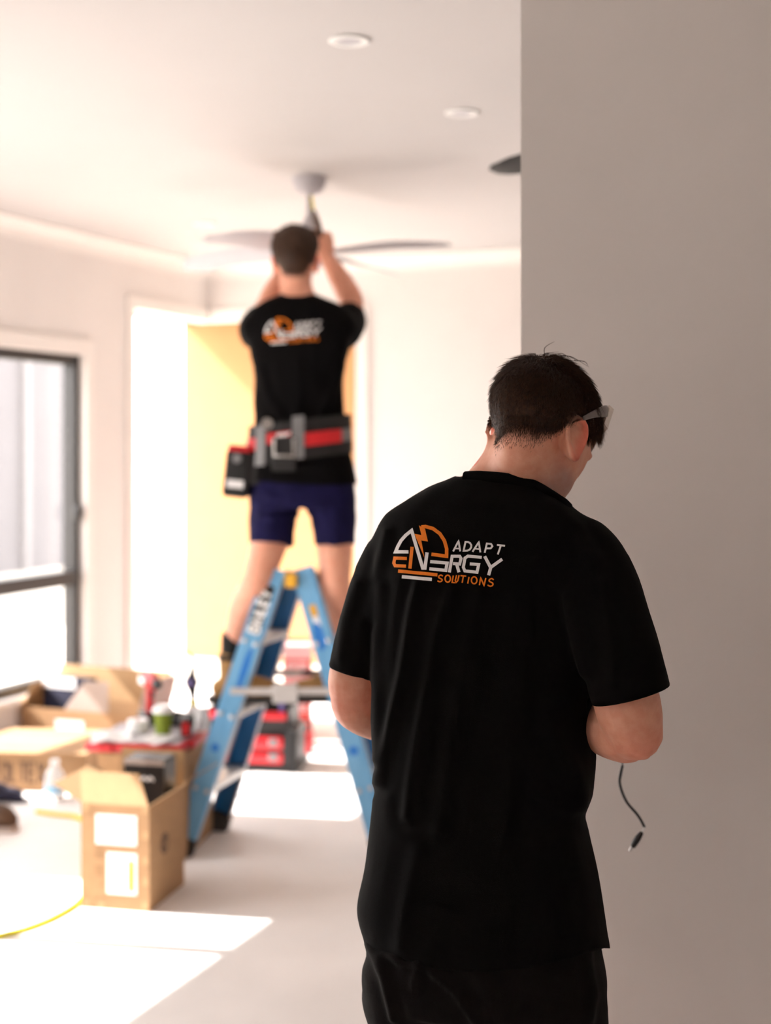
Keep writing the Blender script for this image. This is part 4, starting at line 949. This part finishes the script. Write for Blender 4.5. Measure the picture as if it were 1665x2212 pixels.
# ------------------------------------------------------------------ cartons and what stands on the floor
def carton(label, o, rz, w_, d_, h_, flaps, mt='card', closed=False, group=None, fl_mt=None):
    t = thing('cardboard_box', label, 'box', o, rz, group); th = .004
    b = MB(); b.box(0, w_, 0, th, 0, h_); b.box(0, w_, d_ - th, d_, 0, h_); b.box(0, th, th, d_ - th, 0, h_); b.box(w_ - th, w_, th, d_ - th, 0, h_); b.box(th, w_ - th, th, d_ - th, 0, th)
    if closed:
        b.box(0, w_, 0, d_ / 2 - .001, h_, h_ + th); b.box(0, w_, d_ / 2 + .001, d_, h_, h_ + th)
    b.build('body', M_[mt], t)
    if closed: MB().box(-.001, w_ + .001, d_ / 2 - .026, d_ / 2 + .026, h_ + th, h_ + th + .0006).build('packing_tape', M_['card_in'], t)
    for side, ang, ln, *sk in flaps:
        L = {'f': w_, 'b': w_, 'l': d_, 'r': d_}[side]; b = MB()
        b.box(.004, L - .004, 0, .0035, 0, ln)
        if sk:                                           # a flap whose free edge is shorter and shifted
            for v in b.v:
                if v.z > .01: v.x = v.x * sk[0] + sk[1]
        Mx = {'f': Matrix.Translation((0, 0, h_)), 'b': Matrix.Translation((w_, d_, h_)) @ Matrix.Rotation(math.pi, 4, 'Z'), 'l': Matrix.Translation((0, d_, h_)) @ Matrix.Rotation(-math.pi / 2, 4, 'Z'), 'r': Matrix.Translation((w_, 0, h_)) @ Matrix.Rotation(math.pi / 2, 4, 'Z')}[side] @ Matrix.Rotation(rad(ang), 4, 'X')
        for i, v in enumerate(b.v): b.v[i] = Mx @ v
        b.build('flap', M_[fl_mt or 'card_in'], t)
    return t
def front_M(x, z): return axes((x, -.0003, z), Vector((1, 0, 0)), Vector((0, 0, 1)), Vector((0, -1, 0)))
def right_M(w_, y, z): return axes((w_ + .0003, y, z), Vector((0, 1, 0)), Vector((0, 0, 1)), Vector((1, 0, 0)))
def rect(t, name, Mx, w_, h_, mt, lift=0.0):
    return MB().box(0, w_, 0, h_, lift, lift + .0006, Mx).build(name, M_[mt], t)
def scribble(rows, x0, x1, step, amp, rnd):
    out = []
    for y in rows:
        x = x0
        while x < x1:
            L = rnd.uniform(.5, 2.2) * step; out.append([(x, y + rnd.uniform(-amp, amp) * .3), (min(x1, x + L), y + rnd.uniform(-amp, amp) * .3)]); x += L + step * .5
    return out
rn = random.Random(11)
# open carton in front of the ladder
A = fl(175, 1960); A.z = 0
bx1 = carton('open cardboard box with two white labels and a round logo in front of the ladder', A, rad(-13), .245, .32, .352, [('f', -16, .105, .90, -.022), ('l', 62, .12), ('r', 57, .155), ('b', 6, .12)])
l1 = rect(bx1, 'shipping_label', front_M(.054, .218), .146, .100, 'paper')
flat_marks([[(.020, y), (.036, y)] for y in [.012 + .007 * i for i in range(11)]] + [[(.066, y), (.084, y)] for y in (.020, .026, .040, .046, .052, .060, .068, .076)] + [[(.128, .02), (.128, .04)], [(.134, .07), (.136, .075)]], .004, front_M(.054, .218), .0016).build('label_print', M_['card_grey'], l1, kind='stuff', recalc=False)
l2 = rect(bx1, 'delivery_label', front_M(.093, .054), .108, .138, 'paper')
rect(l2, 'yellow_stripe', front_M(.172, .066), .018, .102, 'yellow', .0008)
flat_marks([[(0, y), (.032, y)] for y in (0, .012, .022, .055, .066, .078, .090)] + [[(.025, -.08), (.045, -.08)], [(0, -.085), (.014, -.085)], [(.02, -.04), (.034, -.03)]], .007, front_M(.050, .118), .0008).build('side_print', M_['print_soft'], bx1, recalc=False, kind='stuff')
flat_marks([arc(0, 0, .031, .031, 0, 360, 28), arc(.002, .0, .018, .018, 60, 300, 14), [(-.02, -.02), (.02, .02)], [(0, .014), (.012, .002)]], .010, right_M(.245, .135, .195), .0006).build('round_logo', M_['print'], bx1, recalc=False)
flat_marks(scribble((.016, -.014), .055, .115, .012, .004, rn), .007, right_M(.245, .135, .195), .0006).build('side_lettering', M_['print_soft'], bx1, recalc=False, kind='stuff')
for x_, z_ in ((.232, .338), (.233, .255), (.233, .17), (.233, .10), (.232, .02), (.02, .015), (.075, .008), (.02, .34)):
    rect(bx1, 'tape_piece', front_M(x_ - .012, z_ - .012), .022, .026, 'card_in', .0002)
# black product box standing inside
bp = thing('product_box', 'black product box with white lettering standing in the open cardboard box', 'box', pt(324, 1800, 4.93) * 1.0, rad(-6)); bp.location = ROOTM[bx1.name] @ Vector((.163, .205, .006)); bp.rotation_euler = (0, 0, rad(-13)); ROOTM[bp.name] = Matrix.Translation(bp.location) @ Matrix.Rotation(rad(-13), 4, 'Z')
MB().bbox(-.074, .074, -.055, .055, 0, .462, .003).build('carton', M_['black_plastic'], bp)
MB().bbox(-.073, .073, -.054, .054, .4625, .468, .002).build('lid', M_['black_plastic'], bp)
MB().bbox(-.074, .074, -.0565, -.0552, .448, .4665, .0004).build('top_strip', M_['card_grey'], bp)
flat_marks([[(x * .012, (1 if x % 2 else -1) * .008), (x * .012 + .010, (-1 if x % 2 else 1) * .008)] for x in range(6)] + [[(0, 0), (.07, .0)]], .0045, axes((-.034, -.0555, .402), Vector((1, 0, 0)), Vector((0, 0, 1)), Vector((0, -1, 0)))).build('lettering', M_['ink_white'], bp, recalc=False)

# carton under the red case
c2 = pt(212, 1700, 5.36); c2.z = 0
bx2 = carton('plain cardboard box carrying the red organiser case behind the open box', c2, rad(-8), .33, .42, .392, [], closed=True)
tc = thing('organiser_case', 'red organiser case with clear lid lying flat on a cardboard box', 'tool case', (c2.x + .175, c2.y + .17, .397), rad(-9))
MB().bbox(-.205, .175, -.19, .19, 0, .034, .010).build('base', M_['red'], tc, smooth=40)
MB().bbox(-.190, .160, -.175, .175, .034, .040, .003).build('clear_lid', M_['white_gloss'], tc)
for x_ in (-.12, .09): MB().bbox(x_ - .03, x_ + .03, -.205, -.186, .006, .030, .005).build('latch', M_['red'], tc)
MB().bbox(.172, .196, -.08, .08, .004, .028, .006).build('handle', M_['red'], tc)
CZ = .4372
def on_case(px, py): return fl(px, py, CZ)
for px, py, sx, sy, rz, lab in ((240, 1592, .15, .22, 12, 'white sheet of paper lying on the red case beside the tape roll'), (338, 1600, .13, .18, -20, 'white sheet of paper lying on the red case under the green cup')):
    p = on_case(px, py); b = MB(); rings = []
    for i in range(9):
        q = i / 8; z = .003 + .012 * math.sin(q * math.pi * 1.3) ** 2; rings.append([Vector((lerp(-sx / 2, sx / 2, q), -sy / 2, z)), Vector((lerp(-sx / 2, sx / 2, q), sy / 2, z * .6)), Vector((lerp(-sx / 2, sx / 2, q), sy / 2, z * .6 + .0012)), Vector((lerp(-sx / 2, sx / 2, q), -sy / 2, z + .0012))])
    o = b.loft(rings).build('paper_sheet', M_['paper'], smooth=40, label=lab, category='paper'); o.location = (p.x, p.y, CZ - .003 + (.004 if sx < .14 else 0)); o.rotation_euler = (0, 0, rad(rz))
p = on_case(352, 1590)
cp = thing('takeaway_cup', 'green takeaway cup with white lid on the red case', 'cup', (p.x, p.y, CZ + .008))
MB().lathe([(.002, 0), (.028, 0), (.031, .03), (.036, .082), (.038, .084), (.036, .086), (.002, .086)], 26).build('cup', M_['green'], cp, smooth=40)
MB().lathe([(.041, .084), (.043, .090), (.040, .096), (.034, .106), (.030, .110), (.002, .108)], 26).build('lid', M_['white_plastic'], cp, smooth=40)
p = on_case(298, 1580)
tr_ = thing('tape_roll', 'white roll of tape lying on the red case beside the drill', 'tape', (p.x, p.y, CZ + .001), rad(20))
MB().lathe([(.020, 0), (.042, 0), (.042, .045), (.020, .045), (.020, 0)], 28, cap=False).build('roll', M_['white_plastic'], tr_, smooth=40)
MB().lathe([(.0175, .001), (.0198, .001), (.0198, .044), (.0175, .044), (.0175, .001)], 28, cap=False).build('core', M_['pink_print'], tr_, smooth=40)
# cordless drill
p = pt(325, 1560, 5.72)
dl = thing('cordless_drill', 'red and black cordless drill standing on its battery behind the green cup', 'drill', (p.x, p.y, CZ + .001), rad(25))
MB().bbox(-.038, .038, -.06, .06, .0, .045, .008).build('battery', M_['black_plastic'], dl, smooth=40)
MB().limb([(0, .012, .04), (0, .004, .09), (0, -.006, .145)], [(.016, .022), (.017, .024), (.019, .028)], up=(1, 0, 0), n=16).build('grip', M_['red'], dl, smooth=True)
MB().limb([(0, .085, .17), (0, .06, .17), (0, -.02, .172), (0, -.07, .17)], [.024, .033, .033, .026], n=20).build('motor_body', M_['red'], dl, smooth=True)
MB().limb([(0, -.072, .17), (0, -.11, .17), (0, -.125, .17)], [.022, .019, .010], n=18).build('chuck', M_['black_plastic'], dl, smooth=True)
MB().limb([(0, -.022, .135), (0, -.030, .12), (0, -.026, .105)], [.007, .008, .006], n=10).build('trigger', M_['black_plastic'], dl, smooth=True)
MB().bbox(-.034, -.0325, -.02, .06, .155, .185, .0005).build('side_badge', M_['white_plastic'], dl)
p = pt(385, 1560, 5.62)
im = thing('impact_driver', 'black impact driver lying behind the green cup and the battery pack', 'driver', (p.x, p.y, CZ + .001), rad(-20))
MB().limb([(-.075, 0, .034), (-.02, 0, .036), (.055, 0, .034)], [.024, .032, .026], n=18).build('motor_body', M_['black_plastic'], im, smooth=True)
MB().limb([(.055, 0, .034), (.085, 0, .034)], [.018, .008], n=14).build('chuck', M_['chrome'], im, smooth=True)
MB().limb([(-.03, 0, .036), (-.038, .03, .03), (-.042, .055, .03)], [.018, .017, .018], n=14).build('grip', M_['red'], im, smooth=True)
p = pt(402, 1560, 5.48)
bt = thing('battery_pack', 'upright black and red battery pack to one side of the green cup', 'battery', (p.x, p.y, CZ + .001), rad(10))
MB().bbox(-.022, .022, -.04, .04, 0, .065, .006).build('casing', M_['black_plastic'], bt, smooth=40); MB().bbox(-.018, .010, -.0415, -.0405, .008, .057, .0004).build('red_panel', M_['red'], bt); MB().bbox(-.018, .018, -.032, .032, .0645, .074, .003).build('terminal', M_['grey_web'], bt)
# nozzle bottle
p = pt(417, 1560, 5.74)
nz = thing('nozzle_bottle', 'white bottle with yellow collar and tall black nozzle on the cardboard box', 'bottle', (p.x, p.y, CZ + .001))
MB().lathe([(.002, 0), (.026, 0), (.028, .005), (.028, .055), (.018, .068), (.012, .07), (.002, .07)], 22).build('bottle', M_['white_plastic'], nz, smooth=40)
MB().lathe([(.015, .068), (.016, .070), (.016, .086), (.012, .088), (.002, .088)], 22).build('collar', M_['yellow'], nz, smooth=40)
MB().limb([(0, 0, .085), (-.002, 0, .12), (-.006, 0, .165), (-.004, 0, .19), (.002, 0, .225)], [.012, .016, .028, .016, .009], n=16).build('pump_head', M_['black_plastic'], nz, smooth=True)
MB().lathe([(.002, 0), (.014, 0), (.014, .006), (.002, .008)], 18, axes((-.007, -.020, .163), Vector((1, 0, 0)), Vector((0, 0, 1)), Vector((0, -1, 0)))).build('dial', M_['lavender'], nz, smooth=40)
MB().limb([(.002, 0, .22), (0, 0, .25), (-.012, 0, .272), (-.032, 0, .284)], [.008, .006, .005, .004], n=10).build('spout', M_['brown'], nz, smooth=True)
p = pt(443, 1570, 5.58)
jr = thing('plastic_jar', 'white plastic jar with screw lid between the nozzle bottle and the ladder', 'jar', (p.x - .012, p.y, CZ + .001))
MB().lathe([(.002, 0), (.026, 0), (.029, .004), (.029, .06), (.022, .07), (.002, .07)], 22).build('jar', M_['white_plastic'], jr, smooth=40)
MB().lathe([(.024, .069), (.025, .070), (.025, .086), (.022, .088), (.002, .088)], 22).build('lid', M_['paper'], jr, smooth=40)

# long flat carton with printed name
bx3 = carton('long flat cardboard box printed with a dark name beside the window', (-1.90, 6.43, 0), rad(-6), .56, .54, .168, [], closed=True)
ln = []; adv = .0427; x0 = (pt(-16, 1650, 6.42).x + 1.90) / math.cos(rad(6))
for i, ch in enumerate('VOLTEX'):
    hh, zz = (.118, -.008) if ch == 'V' else (.088, 0)
    for pl in FONT[ch]: ln.append([(i * adv + q[0] * (.062 if ch == 'V' else .050) - (.014 if ch == 'V' else 0), zz + q[1] * hh) for q in pl])
flat_marks(ln, .0125, front_M(x0, .040), .0008).build('box_lettering', M_['print'], bx3, recalc=False)
# open carton by the window with boards standing in it
o4 = pt(48, 1600, 7.20); o4.z = 0
bx4 = carton('open cardboard box with grey flaps and a dark panel standing in it under the window', (o4.x, o4.y, 0), -AL, .68, .32, .235, [('b', 2, .17), ('l', -25, .13)])
b = MB(); b.box(0, .31, 0, .0035, 0, .165); Mx = Matrix.Translation((.68, 0, .235)) @ Matrix.Rotation(math.pi / 2, 4, 'Z') @ Matrix.Rotation(rad(14), 4, 'X')
for i, v in enumerate(b.v): b.v[i] = Mx @ v
b.build('flap', M_['card_grey'], bx4, label='taupe flap standing up')
b = MB(); b.prism([(.25, .02), (.50, .02), (.50, .385), (.365, .385), (.25, .245)], .004, axes((0, .014, 0), Vector((1, 0, 0)), Vector((0, 0, 1)), Vector((0, -1, 0)))); b.build('divider', M_['card_grey'], bx4)
rect(bx4, 'address_label', front_M(.20, .10), .165, .085, 'paper')
pn = thing('dark_panel', 'dark panel with white strip sticking out of the open box under the window', 'panel', R(0, 0, 0), 0)
Mb = ROOTM[bx4.name]; pn.location = Mb @ Vector((.20, .12, .006)); ROOTM[pn.name] = Matrix.Translation(pn.location)
pn.rotation_euler = (0, 0, -AL); ROOTM[pn.name] = Matrix.Translation(pn.location) @ Matrix.Rotation(-AL, 4, 'Z')
MB().bbox(-.15, .155, -.02, .02, 0, .375, .006).build('panel', M_['navy'], pn, smooth=40)
MB().bbox(-.150, .05, -.0215, -.0205, .315, .372, .0004).build('white_strip', M_['paper'], pn)
# white bottle in the sun
wb = thing('plastic_bottle', 'white plastic bottle with blue label in front of the long flat box', 'bottle', (pt(118, 1715, 6.26).x, 6.26, 0))
MB().lathe([(.002, 0), (.038, 0), (.042, .006), (.043, .075), (.041, .105), (.030, .128), (.018, .140), (.017, .148), (.002, .148)], 26).build('bottle', M_['white_plastic'], wb, smooth=40)
MB().lathe([(.019, .146), (.020, .148), (.020, .170), (.017, .173), (.002, .173)], 22).build('cap', M_['white_plastic'], wb, smooth=40)
MB().lathe([(.0434, .03), (.0436, .03), (.0436, .068), (.0434, .068)], 26, cap=False).build('label_band', M_['blue_label'], wb, smooth=40)
# slumped dark cloth bag and a brown boot at the left edge
b = MB(); b.ell((0, 0, .030), (.085, .055, .030)); b.ell((-.03, 0, .045), (.05, .045, .034)); b.limb([(.04, -.02, .02), (.085, -.03, .012), (.11, -.02, .010)], [.02, .015, .010])
me_ = fuse(b, .006, 4); fold = [v.co.copy() for v in me_.vertices]
for v, c in zip(me_.vertices, fold): v.co = c + Vector((noise.noise(c * 40), noise.noise(c * 40 + Vector((5, 0, 0))), noise.noise(c * 40 + Vector((0, 5, 0))) * (1 if c.z > .012 else 0))) * .006
cl = link('cloth_bundle', me_, M_['navy'], smooth=True, label='dark navy cloth bundle slumped on the floor before the long box', category='cloth'); cl.location = (pt(8, 1722, 6.22).x, 6.22, .002)
bb = thing('work_boot', 'brown leather work boot lying by the edge of the sunlit floor', 'boot', (pt(-22, 1793, 5.76).x, 5.76, 0), rad(-12))
b = MB(); b.limb([(-.06, 0, .05), (.03, 0, .06), (.075, 0, .050), (.088, 0, .045)], [(.05, .05), (.052, .048), (.048, .042), (.036, .034)], up=(0, 1, 0), n=22); b.limb([(-.075, 0, .05), (-.085, 0, .11), (-.09, 0, .17)], [.050, .046, .050])
link('upper', fuse(b, .006, 4), M_['brown'], bb, smooth=True)
MB().prism([(-.13, -.04), (.05, -.052), (.11, -.035), (.13, 0), (.11, .035), (.05, .05), (-.13, .04)], .022, Matrix.Translation((0, 0, 0))).build('sole', M_['card_grey'], bb)

# red and black tool box behind the ladder
tx = thing('tool_box', 'red and black stacked tool box on the floor behind the ladder', 'tool box', (-.635, 6.92, 0), rad(-8))
MB().bbox(-.24, .24, -.14, .14, 0, .030, .008).build('base_tray', M_['black_plastic'], tx)
MB().bbox(-.225, .225, -.128, .13, .030, .205, .008).build('lower_case', M_['black_plastic'], tx, smooth=40)
for z0, z1 in ((.040, .096), (.108, .170)):
    MB().bbox(-.200, .168, -.142, -.126, z0, z1, .010).build('drawer_front', M_['red'], tx, smooth=40)
for x_ in (-.228, .205): MB().bbox(x_ - .014, x_ + .030, -.150, -.118, .006, .205, .006).build('corner_post', M_['belt'], tx)
for z_ in (.055, .125): MB().bbox(.10, .145, -.152, -.140, z_, z_ + .034, .004).build('drawer_latch', M_['grey_web'], tx)
MB().bbox(-.21, .20, -.12, .12, .205, .245, .008).build('upper_case', M_['black_plastic'], tx, smooth=40)
MB().bbox(-.205, .18, -.125, -.112, .245, .285, .006).build('upper_front', M_['red'], tx, smooth=40)
MB().bbox(-.20, .19, .095, .115, .245, .335, .006).build('upper_back', M_['black_plastic'], tx, smooth=40)
for x_ in (-.198, .188): MB().bbox(x_ - .008, x_ + .008, -.115, .11, .245, .300, .004).build('upper_side', M_['black_plastic'], tx)
MB().limb([(-.18, 0, .25), (-.17, 0, .33), (.15, 0, .335), (.16, 0, .25)], [.010] * 4, n=10).build('carry_handle', M_['black_plastic'], tx, smooth=True)
lv = thing('plastic_tube', 'lavender plastic tube standing in the tool box tray', 'tube', Matrix.Translation((-.635, 6.92, .246)) @ Matrix.Rotation(rad(-8), 4, 'Z') @ Vector((.150, -.07, 0)))
MB().lathe([(.002, 0), (.013, 0), (.013, .10), (.002, .10)], 18).build('tube', M_['lavender'], lv, smooth=40); MB().lathe([(.014, .098), (.015, .10), (.015, .115), (.002, .116)], 18).build('cap', M_['lavender'], lv, smooth=40)
# tall red printed carton, small red case, brown carton behind
rbx = thing('printed_box', 'tall narrow red printed box with white lettering behind the tool box', 'box', (pt(643, 1600, 7.42).x, 7.42, 0), rad(-4))
MB().bbox(-.069, .069, -.06, .06, 0, .452, .003).build('carton', M_['red_print'], rbx); MB().bbox(-.070, .070, -.061, .061, .452, .522, .003).build('lid', M_['pink_print'], rbx)
flat_marks(scribble([.43, .415, .40, .385, .37, .355, .34], -.058, .058, .010, .004, rn) + scribble([.21, .195, .182], -.05, .058, .012, .012, rn), .008, axes((0, -.0605, 0), Vector((1, 0, 0)), Vector((0, 0, 1)), Vector((0, -1, 0)))).build('lettering', M_['ink_white'], rbx, recalc=False, kind='stuff')
flat_marks([[(-.018, .402), (-.010, .388), (-.002, .405)]], .007, axes((0, -.062, 0), Vector((1, 0, 0)), Vector((0, 0, 1)), Vector((0, -1, 0)))).build('emblem', M_['red'], rbx, recalc=False)
sc_ = thing('hard_case', 'small red case with black knob leaning by the tall red box', 'tool case', (pt(660, 1620, 7.22).x, 7.22, 0), rad(-6))
MB().bbox(-.035, .035, -.05, .05, 0, .105, .008).build('shell', M_['red'], sc_, smooth=40); MB().limb([(0, -.02, .105), (0, -.02, .128)], [.016, .018], n=14).build('knob', M_['black_plastic'], sc_, smooth=True); MB().limb([(-.02, .02, .10), (-.015, .02, .15), (.02, .02, .16), (.025, .02, .10)], [.006] * 4, n=8).build('handle', M_['black_plastic'], sc_, smooth=True)
o5 = pt(612, 1600, 7.66)
carton('tall plain cardboard box standing behind the tall red printed box', (o5.x, o5.y, 0), rad(-5), .125, .12, .50, [], closed=True)
# sealant tubes
p = pt(560, 1725, 6.20); ct = thing('sealant_tube', 'white sealant tube with dark nozzle lying on the sunlit floor under the ladder', 'tube', (p.x, 6.20, .025), rad(-10))
ML = Matrix.Rotation(rad(90), 4, 'Y')
MB().lathe([(.002, -.095), (.0245, -.095), (.0245, .065), (.014, .070), (.002, .070)], 22, ML).build('barrel', M_['white_plastic'], ct, smooth=40); MB().lathe([(.012, .068), (.010, .08), (.004, .125), (.002, .125)], 16, ML).build('nozzle', M_['rubber'], ct, smooth=40); MB().lathe([(.0247, -.06), (.0249, -.06), (.0249, .03), (.0247, .03)], 22, ML, cap=False).build('label_band', M_['paper'], ct, smooth=40)
p = pt(792, 1700, 6.50); s2 = thing('sealant_tube', 'white tube with an orange band standing on the floor beyond the ladder', 'tube', (p.x, 6.50, 0))
ML = Matrix.Rotation(rad(-4), 4, 'Y')
MB().lathe([(.002, 0.001), (.025, 0.001), (.025, .215), (.014, .225), (.002, .225)], 22, ML).build('barrel', M_['white_plastic'], s2, smooth=40); MB().lathe([(.0252, .165), (.0256, .165), (.0256, .212), (.0252, .212)], 22, ML, cap=False).build('orange_band', M_['orange'], s2, smooth=40); MB().lathe([(.011, .224), (.008, .25), (.004, .30), (.002, .30)], 16, ML).build('nozzle', M_['white_plastic'], s2, smooth=40)
# yellow cord and a dropped screw
yc = [fl(-60, 2040), fl(0, 2026), fl(60, 2010), fl(120, 1985), fl(172, 1950), fl(195, 1905), fl(197, 1850), fl(196, 1795), fl(168, 1770), fl(120, 1763), fl(80, 1757)]
for v in yc: v.z = .008
MB().limb(yc, [.0078] * len(yc), n=10, sub=6).build('extension_cord', M_['yellow'], smooth=True, label='bright yellow cord running across the floor past the open box', category='cord')
p = fl(320, 2008); sw = thing('screw', 'small dark screw dropped on the sunlit floor', 'screw', (p.x, p.y, .004), rad(-35))
MB().limb([(-.014, 0, 0), (.012, 0, 0)], [.002, .0012], n=8).build('shank', M_['rubber'], sw, smooth=True); MB().lathe([(.004, -.001), (.0042, .001), (.001, .003)], 12, Matrix.Translation((-.0155, 0, 0)) @ Matrix.Rotation(rad(-90), 4, 'Y')).build('head', M_['rubber'], sw, smooth=40)
